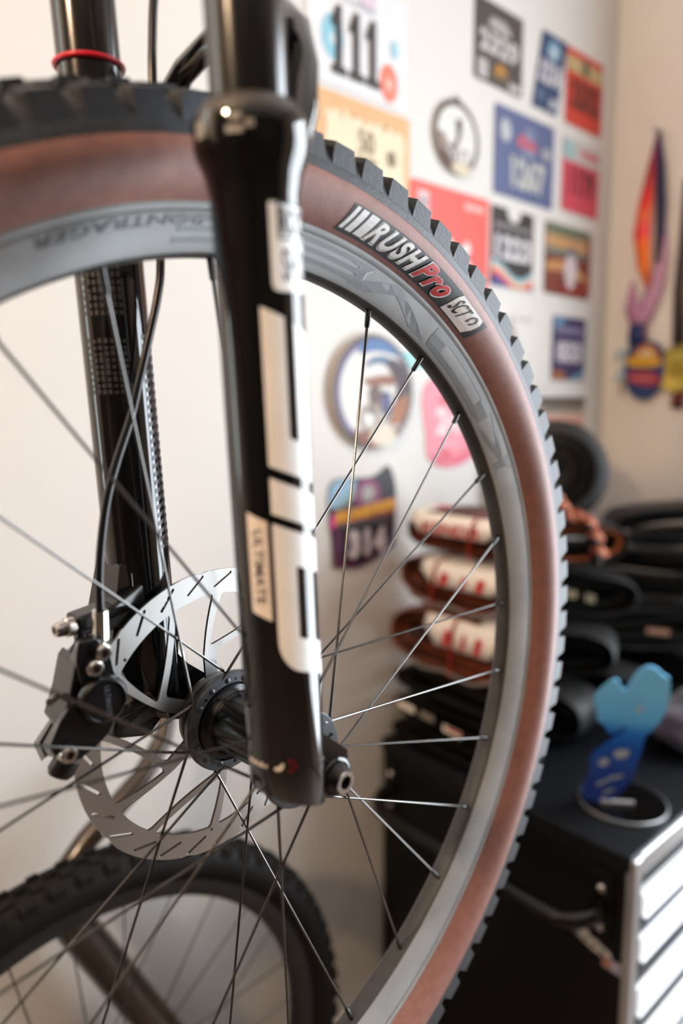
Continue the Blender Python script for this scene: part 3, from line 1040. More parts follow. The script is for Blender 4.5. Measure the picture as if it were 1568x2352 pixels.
body = MB().box(C(CX0, CY0 + .012, .11), C(CX1, CY1, CZ - .022)).build('body', M['chest'], chest, bevel=.006, seg=3)
MB().box(C(CX0 - .004, CY0 + .004, CZ - .024), C(CX1, CY1, CZ)).build('top_mat', M['chest_top'], chest, bevel=.004, seg=3)
MB().box(C(CX0 - .003, CY0 - .002, .11), C(CX0 + .020, CY0 + .012, CZ - .003)).build('corner_post', M['trim'], chest, bevel=.003)
MB().box(C(CX1 - .020, CY0 - .002, .11), C(CX1, CY0 + .012, CZ - .003)).build('corner_post', M['trim'], chest, bevel=.003)
MB().box(C(CX0 + .020, CY0, CZ - .036), C(CX1 - .020, CY0 + .012, CZ - .003)).build('top_rail', M['trim'], chest, bevel=.003)
zs = [(.552, .517), (.485, .447), (.4045, .3587), (.318, .268), (.228, .170)]
for z1, z0 in zs:
    dr = MB().box(C(CX0 + .026, CY0 - .001, z0), C(CX1 - .026, CY0 + .011, z1)).build('drawer', M['drawer'], chest, bevel=.002, seg=2)
    MB().box(C(CX0 + .022, CY0 + .004, z0 - .042), C(CX1 - .022, CY0 + .0125, z0)).build('drawer_recess', M['drawer_gap'], dr)
    MB().box(C(CX0 + .030, CY0 - .004, z0 - .005), C(CX1 - .030, CY0 + .004, z0)).build('drawer_pull', M['trim'], dr, bevel=.002)
# push handle on the side panel
for y in (.446, .868):
    hb = MB().box(C(CX0 - .006, y - .016, .470), C(CX0, y + .016, .580)).build('handle_bracket', M['chest'], chest, bevel=.003)
    for z in (.5545, .4945):
        MB().lathe([(0, .0068), (.002, .0064), (.0046, .0040), (.0052, .0005)], 20, org=C(CX0 - .006, y, z), ax=(-1, 0, 0)).build('handle_bolt', M['bolt'], hb, True)
MB().sweep([C(*p) for p in smooth_path([(CX0 - .004, .446, .526), (CX0 - .030, .448, .522), (CX0 - .052, .466, .518), (CX0 - .060, .500, .516), (CX0 - .060, .657, .516), (CX0 - .060, .815, .516),
                                        (CX0 - .052, .848, .518), (CX0 - .030, .866, .522), (CX0 - .004, .868, .526)], 5)], .0125, 18).build('push_handle', M['handle'], chest, True)
# stickers on the side panel
st1 = chaikin([(.494, .472), (.470, .476), (.444, .462), (.428, .458), (.430, .446), (.452, .446), (.478, .455), (.493, .462)], 2)
stk = poly_on('sticker', [st1], lambda y, z: C(CX0 - .0006, y, z), M['card'], chest)
for i in range(4):
    poly_on('sticker_print', [[(.486 - i * .013, .4655 - i * .003), (.477 - i * .013, .4635 - i * .003), (.478 - i * .013, .4585 - i * .003), (.487 - i * .013, .4605 - i * .003)]], lambda y, z: C(CX0 - .0012, y, z), M['ink_grey'], stk)
s2 = poly_on('sticker', [rect(.4055, .432, .4425, .450)], lambda y, z: C(CX0 - .0006, y, z), flat(206, 200, 214), chest)
poly_on('sticker_print', [rect(.430, .434, .4415, .449)], lambda y, z: C(CX0 - .0012, y, z), flat(216, 150, 116), s2)
poly_on('sticker_print', [rect(.408, .436, .419, .446)], lambda y, z: C(CX0 - .0012, y, z), flat(150, 150, 204), s2)
# casters
for x in (CX0 + .06, CX1 - .06):
    for y in (CY0 + .07, CY1 - .07):
        c = MB().sweep([C(x, y - .016, .055), C(x, y + .016, .055)], .055, 28).build('caster', M['jet'], chest, True, 40)
        MB().box(C(x - .03, y - .024, .075), C(x + .03, y + .024, .112)).build('caster_fork', M['trim'], c, bevel=.003)


# ------------------------------------------------------------------ folded tyres
def folded_tyre(label, cat_group, center, ang, L, H, W, mats, loops=3, sleeve=None, straps=(), seed=0, tilt=0.0, bead=None, name='folded_tyre'):
    """a foldable tyre flattened into an elongated bundle; length along local x, height along z, width along y"""
    rr = random.Random(seed)
    root = empty(name, center, ang)
    root.rotation_euler = (0, tilt, ang)
    tag(root, label, 'tyre', cat_group)
    n = 40
    for j in range(loops):
        hl, hh = L / 2 - j * .012, H / 2 - j * (H / 2 - .004) / loops
        ph = rr.random() * 6
        path = []
        for k in range(n):
            t = 2 * PI * k / n
            ct, st = math.cos(t), math.sin(t)
            x = hl * (abs(ct) ** .55) * (1 if ct >= 0 else -1)
            z = hh * (abs(st) ** .75) * (1 if st >= 0 else -1)
            z += .05 * H * math.sin(x * 22 + ph)
            path.append((x, z))
        V, Fc = [], []
        th = min(.0065, H / (2 * loops) * .62)
        prof = [(-.5, 0), (-.44, .5), (-.2, .8), (.2, .8), (.44, .5), (.5, 0), (.44, -.5), (-.44, -.5)]
        wj = W * (1 - .04 * j)
        for k in range(n):
            (xa, za), (xb, zb), (x, z) = path[k - 1], path[(k + 1) % n], path[k]
            tx, tz = xb - xa, zb - za
            l_ = math.hypot(tx, tz) or 1
            nx, nz = tz / l_, -tx / l_
            for (w_, q) in prof:
                V.append((x + nx * q * th, w_ * wj, H * .55 + .0055 + z + nz * q * th))
        m_ = len(prof)
        for k in range(n):
            for i in range(m_):
                Fc.append((k * m_ + i, k * m_ + (i + 1) % m_, ((k + 1) % n) * m_ + (i + 1) % m_, ((k + 1) % n) * m_ + i))
        mesh_obj('casing_fold', V, Fc, mats[j % len(mats)], root, True, 50)
    if bead:
        pts = [(-L * .40, -W * .53, H * .22), (-L * .20, -W * .55, H * .06), (0, -W * .56, H * .12), (L * .22, -W * .55, H * .05), (L * .42, -W * .53, H * .30)]
        MB().sweep(smooth_path(pts, 4), .0035, 8).build('bead', bead, root, True)
    if sleeve:
        x0, x1, red = sleeve
        V, Fc = [], []
        cols = [(x0, .5), (x0 + .022, .0), (x1 - .022, 0), (x1, .5)]
        top = H * 1.16
        rows_ = [(-W * .56, top * .50), (-W * .57, top * .78), (-W * .50, top * .95), (-W * .2, top * 1.02), (W * .3, top * 1.0), (W * .5, top * .9)]
        for (x, e) in cols:
            for q, (y, z) in enumerate(rows_):
                zz = z + (e * .5 * (top * .78 - z) if q == 0 else 0)
                V.append((x + (0 if q else (.018 if x == x0 else (-.018 if x == x1 else 0))), y, zz))
        m_ = len(rows_)
        for k in range(3):
            for i in range(m_ - 1):
                Fc.append((k * m_ + i, k * m_ + i + 1, (k + 1) * m_ + i + 1, (k + 1) * m_ + i))
        sl_ = mesh_obj('card_sleeve', V, Fc, M['card'], root, True, 30)
        sm = sl_.modifiers.new('solid', 'SOLIDIFY')
        sm.thickness = .0015
        sm.offset = 1
        fnl = lambda u, v: Vector((x0 + .028 + (x1 - x0 - .062) * u, -W * .575 - .0022, top * (.53 + .26 * v)))
        if red:
            text_on('sleeve_lettering', red, fnl, flat(214, 40, 44), sl_, .02, .2)
        else:
            for u0, u1 in ((.12, .26), (.52, .60), (.80, .94)):
                mesh_obj('sleeve_print', [fnl(u0, 0), fnl(u1, 0), fnl(u1 + .06, 1), fnl(u0 + .06, 1)], [(0, 1, 2, 3)], flat(214, 40, 44), sl_)
        for u0 in (.1, .45, .75):
            mesh_obj('sleeve_print', [Vector((x0 + (x1 - x0) * u0, y, top * 1.02 + .0025)) for y in (-W * .18, W * .1)] + [Vector((x0 + (x1 - x0) * (u0 + .16), y, top * 1.02 + .0025)) for y in (W * .1, -W * .18)], [(0, 1, 2, 3)], flat(220, 70, 66), sl_)
    for xs in straps:
        hh = H * 1.12
        pts = [(xs, -W * .57, hh * .05), (xs + .004, -W * .60, hh * .5), (xs + .010, -W * .57, hh * .95), (xs + .010, 0, hh * 1.03), (xs + .008, W * .55, hh * .95), (xs, W * .56, hh * .1)]
        MB().sweep(smooth_path(pts, 4), .0042, 8, flat=(.4, 1.0)).build('strap', M['strap'], root, True)
    return root


EA = -PI / 2


def stack_pt(yl, L, z, W=.095, dx=0.0):
    """bundle whose wall end is at y = yl, its long side along the edge of the chest"""
    return (.880 + W * .58 + dx, yl - L / 2, z)


BR = [M['brown'], M['dark_brown']]
JK = [M['jet'], M['black_rub']]
folded_tyre('flat black folded tyre at the bottom of the stack by the wall', None, stack_pt(.885, .265, CZ), EA, .265, .030, .095, JK, 3, seed=1)
b2 = folded_tyre('black folded tyre with white and red printed marks on its side', None, stack_pt(.880, .255, CZ + .046), EA, .255, .034, .095, JK, 3, seed=2)
for x0, x1, z0, mt in ((-.115, -.072, .020, M['card']), (-.058, -.026, .018, flat(150, 142, 132)), (-.004, .036, .010, M['card'])):
    mesh_obj('side_print', [(x0, -.0505, z0), (x1, -.0505, z0 - .002), (x1, -.0505, z0 + .010), (x0, -.0505, z0 + .012)], [(0, 1, 2, 3)], mt, b2)
mesh_obj('side_print', [(.002, -.0512, .015), (.036, -.0512, .013), (.036, -.0512, .019), (.006, -.0512, .021)], [(0, 1, 2, 3)], M['strap'], b2)
folded_tyre('thin black folded tyre directly under the brown tyre with a wide red strap', None, stack_pt(.875, .245, CZ + .096), EA, .245, .042, .095, JK, 3, seed=3)
folded_tyre('brown folded tyre with a wide red strap, lowest of the brown bundles', None, stack_pt(.886, .270, CZ + .155), EA, .270, .094, .098, BR, 4, (-.045, .115, None), (.012,), 4, bead=M['grey_bead'])
folded_tyre('brown folded tyre in a plain white card sleeve, middle of the brown bundles', None, stack_pt(.862, .240, CZ + .272), EA, .240, .072, .095, BR, 4, (-.065, .108, None), (-.040,), 6, bead=M['grey_bead'])
folded_tyre('brown folded tyre with red printed card sleeve on top of the stack', None, stack_pt(.846, .225, CZ + .363), EA, .225, .064, .095, [M['dark_brown'], M['brown']], 4, (-.100, .085, 'KENDA'), (.030,), 7)

# heap of black tyres beside it
BK = [M['black_rub'], M['jet']]
heap = [((1.115, .745), CZ, -1.45, .26, .085, .100, 0, 'black folded tyre at the bottom of the heap beside the brown stack'),
        ((1.275, .715), CZ, -1.20, .26, .080, .100, 0, 'black folded tyre lying flat on the chest behind the blue award'),
        ((1.440, .690), CZ, -1.25, .32, .095, .110, 0, 'black folded tyre at the bottom of the heap nearest the right wall'),
        ((1.150, .740), CZ + .106, -1.10, .27, .080, .100, .10, 'black folded tyre with a yellow mark, second from the bottom of the heap'),
        ((1.380, .680), CZ + .118, -.80, .31, .080, .100, -.12, 'black folded tyre with a tan side mark on the heap by the right wall'),
        ((1.190, .735), CZ + .214, -.85, .28, .075, .100, -.20, 'black folded tyre with cream printed mark in the middle of the heap'),
        ((1.410, .660), CZ + .226, -1.05, .30, .080, .105, -.16, 'black folded tyre halfway up the heap beside the right wall'),
        ((1.165, .735), CZ + .316, -.70, .26, .070, .095, -.30, 'black and orange folded tyre near the top of the heap'),
        ((1.440, .600), CZ + .330, -.80, .30, .075, .105, .22, 'thick black folded tyre topmost on the heap by the right wall')]
hobj = []
for i, ((x, y), z, a, L, H, W, tl, lab) in enumerate(heap):
    mats = [M['black_rub'], M['orange_rub'], M['jet']] if i == 7 else BK
    hobj.append(folded_tyre(lab, None, (x, y, z), a, L, H, W, mats, 4, seed=20 + i))


def heap_mark(o, x, z, sx, sz, mat, W):
    mesh_obj('side_print', [(x, -W * .53, z), (x + sx, -W * .53, z - .004), (x + sx, -W * .53, z + sz - .004), (x, -W * .53, z + sz)], [(0, 1, 2, 3)], mat, o)


heap_mark(hobj[5], -.02, .045, .050, .014, flat(190, 176, 140), .100)
heap_mark(hobj[5], .045, .036, .018, .016, flat(170, 160, 130), .100)
heap_mark(hobj[4], .02, .040, .045, .012, flat(168, 118, 92), .100)
heap_mark(hobj[3], -.09, .050, .020, .012, flat(190, 130, 10), .100)
# white and red card peeping out behind the front wheel
cardo = MB().box((-.012, -.0015, 0), (.030, .0015, .052)).build('tyre_card', M['card'])
cardo.location = (1.085, .700, .872)
cardo.rotation_euler = (0, .10, EA)
tag(cardo, 'small white card with a red corner hanging beside the black tyre heap', 'card')
mesh_obj('card_print', [(-.012, -.0020, .044), (.030, -.0020, .044), (.030, -.0020, .052), (-.012, -.0020, .052)], [(0, 1, 2, 3)], flat(222, 40, 48), cardo)

# rolled tyre standing on top of the stack and heap
roll = empty('rolled_tyre', (1.268, .797, 1.098))
roll.rotation_euler = (0, 0, 0)
tag(roll, 'black tyre rolled into a ring, standing on top of the tyre heap', 'tyre')
axr = Vector((-.80, -.60, .05)).normalized()
u1 = Vector((axr.y, -axr.x, 0)).normalized()
u2 = u1.cross(axr)
RO = dict(ax=axr, e1=u1, e2=u2)
rp_ = [(-.040, .078), (-.037, .094), (-.027, .103), (.0, .106), (.027, .103), (.037, .094), (.040, .078), (.036, .074), (.032, .088), (.0, .096), (-.032, .088), (-.036, .074)]
tread_r = MB().lathe(rp_, 64, closed=True, **RO).build('outer_tread', M['black_rub'], roll, True, 40)
MB().lathe([(-.036, .058), (-.032, .076), (0, .088), (.032, .076), (.036, .058), (.032, .054), (0, .074), (-.032, .054)], 56, closed=True, **RO).build('inner_turn', M['jet'], roll, True, 40)
MB().lathe([(-.032, .030), (-.028, .054), (0, .068), (.028, .054), (.032, .030), (.026, .010), (0, .0005), (-.026, .010)], 48, closed=True, **RO).build('inner_turn', M['jet'], roll, True, 40)
pp = axr * .041 + u1 * .086 * math.cos(.35) + u2 * .086 * math.sin(.35)
mesh_obj('side_print', [pp + u1 * (.007 * a) + u2 * (.009 * c) for a, c in ((-1, -1), (1, -1), (1, 1), (-1, 1))], [(0, 1, 2, 3)], flat(150, 134, 30), roll)
# tan side knobs of a worn tyre draped down the heap
so = tag(empty('tan_wall_tyre', (1.120, .690, .985)), 'worn tyre with orange tan side blocks draped over the front of the heap', 'tyre')
pth = smooth_path([(-.020, .030, .100), (.006, .018, .080), (.030, .008, .045), (.055, -.012, .040), (.068, -.028, .000), (.074, -.034, -.045)], 5)
MB().sweep(pth, .016, 12, flat=(.5, 1.1)).build('casing', M['black_rub'], so, True)
for i in range(1, len(pth) - 1, 3):
    p = Vector(pth[i])
    MB().sweep([p + Vector((-.012, -.010, .008)), p + Vector((.010, -.014, -.008))], [.012, .010], 8, flat=(.8, 1.0)).build('side_block', M['orange_rub'], so, True)

# mauve cloth bag
bg_ = bmesh.new()
bmesh.ops.create_icosphere(bg_, subdivisions=4, radius=1)
for v in bg_.verts:
    x, y, z = v.co
    nz = .12 * math.sin(5 * x + 2 * z) + .10 * math.sin(7 * y + 3 * z) + .08 * math.sin(9 * z + 4 * x)
    v.co = Vector((x * .105, y * .075, max(-1, z) * .052)) * (1 + nz * .5)
    v.co.z = max(v.co.z, -.046)
me = D.meshes.new('cloth_bag')
bg_.to_mesh(me)
bg_.free()
me.materials.append(M['cloth'])
me.polygons.foreach_set('use_smooth', [True] * len(me.polygons))
bag = link(D.objects.new('cloth_bag', me))
bag.location = (1.285, .475, CZ + .046)
bag.rotation_euler = (0, 0, -.3)
tag(bag, 'crumpled mauve cloth bag on the chest behind the blue award', 'bag')

# ------------------------------------------------------------------ blue award
award = tag(empty('award', (.990, .482, CZ)), 'blue painted cut-out award on a round silver-rimmed base', 'award')
MB().lathe([(0, .001), (0, .0640), (.004, .0640), (.0065, .0625), (.0065, .001)], 64, ax=(0, 0, 1), e1=(1, 0, 0), e2=(0, 1, 0)).build('base', M['handle'], award, True, 30)
MB().lathe([(.0015, .0640), (.0015, .0655), (.0060, .0655), (.0066, .0640)], 64, ax=(0, 0, 1), e1=(1, 0, 0), e2=(0, 1, 0), closed=True).build('base_rim', M['trim'], award, True, 30)
aw = [(-0.0157, 0.1735), (-0.0009, 0.1915), (0.0138, 0.2067), (0.0216, 0.2016), (0.0208, 0.1954), (0.0287, 0.189), (0.0328, 0.1944), (0.0396, 0.211), (0.0495, 0.2254), (0.062, 0.2316), (0.0737, 0.227), (0.0794, 0.2193), (0.0878, 0.2179),
      (0.0911, 0.204), (0.0889, 0.1773), (0.0836, 0.1572), (0.072, 0.1361), (0.0598, 0.1233), (0.0583, 0.1107), (0.0558, 0.0942), (0.0502, 0.0758), (0.0469, 0.0526), (0.0367, 0.0357), (0.0242, 0.0194), (0.0048, 0.004), (-0.0088, 0.004), (-0.0275, 0.0101),
      (-0.0258, 0.0247), (-0.0143, 0.0525), (-0.0174, 0.0737), (-0.0023, 0.0914), (0.018, 0.1108), (0.0305, 0.1239), (0.0364, 0.1396), (0.026, 0.1282), (0.0176, 0.1195), (0.0076, 0.1206), (0.0038, 0.1313), (-0.0087, 0.137), (-0.0094, 0.1544)]
aw = [tuple(p) for p in chaikin(aw, 1)]
av, af = curve_mesh([aw], .004)
ae = Vector((.5, -.86, 0)).normalized()
an = Vector((.86, .5, 0)).normalized()
aorg = Vector((.960, .505, 0)) - Vector((.990, .482, 0))


def AWP(a, z, d):
    return aorg + ae * a - an * d + Vector((0, 0, z))


am = pmat('award_blue', srgb(30, 110, 210), .30)
nt = am.node_tree
tcn = nt.nodes.new('ShaderNodeTexCoord')
sep = nt.nodes.new('ShaderNodeSeparateXYZ')
rmp = nt.nodes.new('ShaderNodeValToRGB')
mpr = nt.nodes.new('ShaderNodeMapRange')
mpr.inputs['From Min'].default_value = 0
mpr.inputs['From Max'].default_value = .23
nt.links.new(tcn.outputs['Object'], sep.inputs[0])
nt.links.new(sep.outputs['Z'], mpr.inputs['Value'])
nt.links.new(mpr.outputs[0], rmp.inputs['Fac'])
rmp.color_ramp.elements[0].position = .15
rmp.color_ramp.elements[0].color = (*srgb(38, 62, 140), 1)
rmp.color_ramp.elements[1].position = .85
rmp.color_ramp.elements[1].color = (*srgb(120, 200, 245), 1)
for ps, c in ((.42, (0, 78, 170)), (.54, (10, 110, 205)), (.64, (96, 184, 240))):
    el = rmp.color_ramp.elements.new(ps)
    el.color = (*srgb(*c), 1)
nt.links.new(rmp.outputs['Color'], nt.nodes['Principled BSDF'].inputs['Base Color'])
plate = mesh_obj('plate', [AWP(p.x, p.y, p.z) for p in av], af, am, award)
fnp = lambda a, z: AWP(a, z, .0046)
for q in ([(.016, .094), (.040, .100), (.038, .086), (.020, .080)], [(-.004, .074), (.012, .082), (.012, .070), (-.002, .064)], [(.010, .050), (.034, .058), (.032, .053), (.010, .044)],
          [(-.004, .038), (.014, .048), (.012, .042), (-.006, .031)], [(.004, .024), (.022, .035), (.020, .029), (.006, .019)], [(.046, .166), (.056, .170), (.054, .160), (.045, .158)]):
    poly_on('plate_print', [chaikin(q, 2)], fnp, flat(196, 204, 214), award)
MB().sweep([AWP(.002, .009, .006), AWP(.050, .009, -.004)], .004, 10).build('plate_foot', M['trim'], award, True)

# ------------------------------------------------------------------ race bibs and plaques on the left wall
GRP = 'race number plates pinned to the white wall'


class Bib:
    def __init__(self, name, label, cat, x0, x1, z0, z1, col, shear=0.0, outline=None, thick=.0016, lift=.0006):
        self.x0, self.x1, self.z0, self.z1 = x0, x1, z0, z1
        self.sh = shear
        self.k = 0
        self.y = WALL_Y - lift - thick
        w, h = x1 - x0, z1 - z0
        pts = outline if outline else round_rect(0, 0, 1, 1, .03, 2)
        v, f = curve_mesh([pts], .5)
        V = []
        for p in v:
            q = self.at(p.x, p.y)
            V.append((q[0], WALL_Y - lift - thick * (.5 + p.z), q[2]))
        self.o = mesh_obj(name, V, f, col)
        tag(self.o, label, cat)

    def at(self, u, v):
        self_y = getattr(self, 'y', 0)
        return Vector((self.x0 + (self.x1 - self.x0) * u + self.sh * (v - 1), self_y - .0004 - .0002 * self.k, self.z0 + (self.z1 - self.z0) * v))

    def poly(self, pts, col, name='printed_shape'):
        self.k += 1
        polys = pts if isinstance(pts[0][0], (list, tuple)) else [pts]
        poly_on(name, polys, self.at, col, self.o)
        return self

    def rect(self, u0, v0, u1, v1, col, name='printed_band'):
        return self.poly(rect(u0, v0, u1, v1), col, name)

    def disc(self, u, v, ru, rv, col, name='printed_dot'):
        return self.poly(disc(u, v, ru, rv, 24), col, name)

    def text(self, s, u0, v0, u1, v1, col, bold=.03, name='printed_number', shear=0.0):
        self.k += 1
        text_on(name, s, lambda u, v: self.at(u0 + (u1 - u0) * u, v0 + (v1 - v0) * v), col, self.o, bold, shear)
        return self

    def line(self, u0, u1, v0, v1, col, n=7):
        """a row of small print too fine to read"""
        self.k += 1
        rr = random.Random(int(u0 * 1000 + v0 * 77))
        u = u0
        while u < u1:
            w = (u1 - u0) / n * (.5 + .6 * rr.random())
            poly_on('small_print', [rect(u, v0, min(u + w * .85, u1), v1)], self.at, col, self.o)
            u += w
        return self


b = Bib('race_bib', 'white race bib reading 111 with blue and orange dots', 'race bib', .716, .935, 1.732, 1.905, flat(243, 243, 246))
b.disc(.24, .40, .105, .19, flat(150, 212, 232)).disc(.24, .38, .03, .05, flat(225, 240, 245)).disc(.80, .20, .095, .17, flat(255, 132, 106)).disc(.80, .19, .035, .06, flat(255, 196, 180))
b.disc(.12, .83, .055, .10, flat(255, 128, 100)).disc(.86, .52, .04, .08, flat(170, 220, 238)).disc(.48, .93, .05, .07, flat(150, 165, 222)).disc(.58, .86, .075, .11, flat(232, 212, 228))
for u in (.29, .46, .625):
    b.poly([(u - .065, .10), (u + .075, .10), (u + .075, .16), (u + .032, .18), (u + .032, .68), (u - .01, .68), (u - .065, .54), (u - .065, .48), (u - .028, .52), (u - .028, .18), (u - .065, .16)], flat(52, 44, 42), 'printed_number')
b.line(.30, .66, .745, .775, flat(206, 206, 210), 12)

b = Bib('race_bib', 'wood-grain race plate reading 50 with antique map edge', 'race bib', .727, .942, 1.545, 1.722, flat(236, 186, 132))
b.poly([chaikin([(.10, -.02), (.10, .55), (.13, .72), (.10, .82), (.18, .88), (.26, .84), (.30, .90), (.36, .83), (.46, .86), (.58, .84), (.66, .88), (.72, .82), (.80, .87), (.90, .84), (.95, .76), (.92, .55), (.95, .30), (.93, -.02)], 1)][0], flat(247, 230, 196), 'printed_map')
for q in range(7):
    b.rect(.16 + .11 * q, .825 - .02 * (q % 2), .18 + .11 * q, .865, flat(206, 160, 104), 'printed_tick')
b.text('50', .44, .56, .60, .76, flat(128, 104, 66), .0).line(.42, .62, .46, .52, flat(140, 116, 80), 5).disc(.79, .58, .045, .07, flat(96, 84, 60)).disc(.79, .58, .02, .03, flat(190, 170, 130))

b = Bib('race_bib', 'charcoal race plate reading 2329 with gold crest', 'race bib', 1.115, 1.265, 1.842, 1.985, flat(78, 70, 62))
b.text('2329', .10, .36, .90, .64, flat(212, 208, 208), .06).poly(chaikin([(.26, .72), (.34, .84), (.48, .82), (.60, .84), (.76, .72), (.70, .66), (.32, .67)], 2), flat(186, 180, 176))
b.disc(.53, .18, .13, .11, flat(192, 134, 48)).disc(.55, .12, .08, .06, flat(110, 96, 76)).rect(.06, .03, .26, .26, flat(196, 192, 192)).rect(.70, .02, .95, .12, flat(200, 196, 196))

b = Bib('race_bib', 'slim navy race plate reading 3236 with pale blue sunburst', 'race bib', 1.334, 1.424, 1.840, 1.992, flat(42, 70, 112), shear=.032)
b.disc(.52, .80, .26, .13, flat(130, 178, 206)).disc(.52, .77, .15, .07, flat(196, 214, 224)).rect(.04, .34, .98, .64, flat(70, 92, 128)).text('3236', .06, .34, .96, .65, flat(214, 210, 216), .06)
b.disc(.22, .18, .14, .08, flat(92, 118, 150)).rect(.62, .06, .92, .18, flat(190, 194, 204))

b = Bib('race_bib', 'red race plate reading 2552 with cream top band', 'race bib', 1.424, 1.573, 1.838, 1.990, flat(222, 64, 46))
b.rect(0, .70, 1, .90, flat(206, 182, 132)).poly([(.40, .82), (.50, .98), (.60, .82), (.56, .72), (.44, .72)], flat(88, 96, 76)).text('2552', .12, .22, .92, .64, flat(112, 40, 34), .07)

b = Bib('race_bib', 'slate blue race plate reading 1267 with pink mountain logo', 'race bib', 1.181, 1.386, 1.649, 1.814, flat(92, 104, 148))
b.disc(.17, .74, .085, .13, flat(196, 200, 204)).poly(chaikin([(.32, .60), (.38, .74), (.50, .80), (.62, .76), (.74, .60)], 2), flat(196, 98, 122)).disc(.56, .80, .09, .08, flat(130, 142, 176)).disc(.86, .64, .085, .075, flat(176, 178, 182))
b.disc(.54, .56, .13, .05, flat(130, 144, 178)).text('1267', .25, .12, .84, .50, flat(206, 206, 202), .06, shear=-.1)

b = Bib('race_bib', 'pink race plate reading 1179 with teal and white header', 'race bib', 1.421, 1.572, 1.659, 1.808, flat(226, 78, 98))
b.rect(0, .70, 1, 1, flat(214, 204, 204)).poly(chaikin([(0, .72), (0, 1), (.22, 1), (.34, .84), (.22, .72)], 2), flat(168, 208, 212)).poly([(.46, .90), (.98, .90), (.98, .82), (.50, .83)], flat(228, 92, 112)).text('1179', .22, .24, .88, .64, flat(138, 48, 60), .05)

b = Bib('race_bib', 'bright red race plate reading 36 with white corner logo', 'race bib', .946, 1.168, 1.420, 1.630, flat(255, 94, 84))
b.rect(.08, .72, .21, .92, flat(244, 214, 210)).line(.09, .20, .78, .88, flat(170, 170, 176), 3).text('36', .36, .16, .78, .60, flat(250, 240, 236), .05).line(.66, .92, .86, .92, flat(255, 196, 188), 5).rect(.965, 0, 1, 1, flat(255, 150, 138))

b = Bib('race_bib', 'black race plate reading 1223 with rainbow waves at the bottom', 'race bib', 1.178, 1.319, 1.474, 1.626, flat(36, 30, 28), outline=[(0, 0), (1, 0), (1, 1), (.70, 1), (.68, .90), (.58, .84), (.46, .84), (.38, .90), (.36, 1), (0, 1)])
b.line(.06, .94, .74, .80, flat(150, 144, 146), 9).text('1223', .08, .34, .94, .66, flat(226, 222, 226), .06)


def wave(u0, lo, hi):
    n = 14
    c = lambda u: .10 * math.cos((u - .05) * 5.2) + .02
    return [(i / n, max(0, lo + c(i / n))) for i in range(n + 1)] + [(1 - i / n, max(0, hi + c(1 - i / n))) for i in range(n + 1)]


for lo, hi, c in ((.15, .21, (150, 196, 208)), (.10, .15, (232, 206, 190)), (.05, .10, (250, 138, 52)), (.0, .05, (198, 62, 128)), (-.12, .0, (54, 58, 134))):
    b.poly(wave(0, lo, hi), flat(*c), 'printed_wave')

b = Bib('photo_print', 'framed colour photograph of a rider in white on a brown autumn trail', 'photograph', 1.364, 1.548, 1.477, 1.626, flat(132, 60, 44))
b.rect(0, .84, 1, 1, flat(112, 122, 96), 'printed_area').rect(0, .66, 1, .84, flat(206, 158, 108), 'printed_area').rect(0, .56, 1, .66, flat(120, 128, 116), 'printed_area').poly(chaikin([(0, .45), (.45, .52), (1, .30), (1, .20), (.40, .36), (0, .30)], 2), flat(210, 152, 96))
b.poly(chaikin([(.30, 0), (.36, .22), (.66, .18), (1, .28), (1, 0)], 2), flat(150, 44, 30)).poly(chaikin([(.46, .16), (.40, .36), (.44, .56), (.54, .62), (.66, .56), (.70, .36), (.64, .16), (.55, .08)], 2), flat(226, 214, 218)).disc(.55, .64, .07, .06, flat(96, 104, 140)).rect(.92, .1, 1, .9, flat(150, 62, 40), 'printed_area')

b = Bib('race_bib', 'white race plate with a grey chainring emblem', 'race bib', 1.172, 1.380, 1.272, 1.436, flat(242, 238, 233))
b.poly([disc(.36, .42, .175, .26, 36), disc(.36, .42, .140, .21, 36)], flat(196, 192, 186)).poly([(.33, .74), (.37, .94), (.42, .74), (.48, .62), (.26, .62)], flat(176, 170, 160)).disc(.36, .40, .06, .06, flat(252, 200, 192)).line(.44, .72, .84, .88, flat(206, 196, 204), 6).line(.56, .70, .12, .16, flat(206, 204, 200), 3)

b = Bib('race_bib', 'navy race plate reading 833 with orange and blue corners', 'race bib', 1.405, 1.542, 1.291, 1.432, flat(56, 52, 100))
b.poly([(.02, .99), (.40, .97), (.10, .78)], flat(106, 158, 198)).line(.12, .90, .74, .84, flat(150, 144, 176), 6).text('833', .12, .28, .88, .62, flat(218, 212, 220), .08).poly([(.0, .0), (.44, 0), (.36, .14), (0, .16)], flat(168, 102, 60)).poly([(.48, .0), (.92, .16), (1, .02)], flat(110, 170, 200)).disc(.92, .03, .05, .04, flat(196, 92, 74))

b = Bib('race_bib', 'small turquoise sticker peeping out beside the round wooden plaque', 'sticker', .905, .990, 1.302, 1.329, flat(146, 222, 224))
b.line(.1, .9, .3, .6, flat(200, 238, 238), 5)

pk = [(.02, .80), (.10, .92), (.22, .98), (.50, 1), (.80, .98), (.94, .90), (1, .74), (.96, .56), (.92, .36), (.96, .16), (.80, .06), (.55, 0), (.30, .02), (.10, .12), (.09, .36), (.04, .58)]
b = Bib('race_bib', 'hot pink shaped race plate reading 247 with white numbers', 'race bib', .976, 1.150, 1.112, 1.292, flat(255, 150, 164), outline=chaikin(pk, 2))
b.text('247', .24, .36, .86, .66, flat(255, 226, 228), .05).disc(.38, .74, .08, .06, flat(240, 110, 128)).disc(.40, .16, .09, .05, flat(222, 92, 108)).poly(chaikin([(.16, .10), (.40, .04), (.75, .06), (.92, .18), (.90, .24), (.6, .12), (.2, .16)], 2), flat(236, 112, 134)).rect(.3, .24, .62, .30, flat(255, 176, 190))

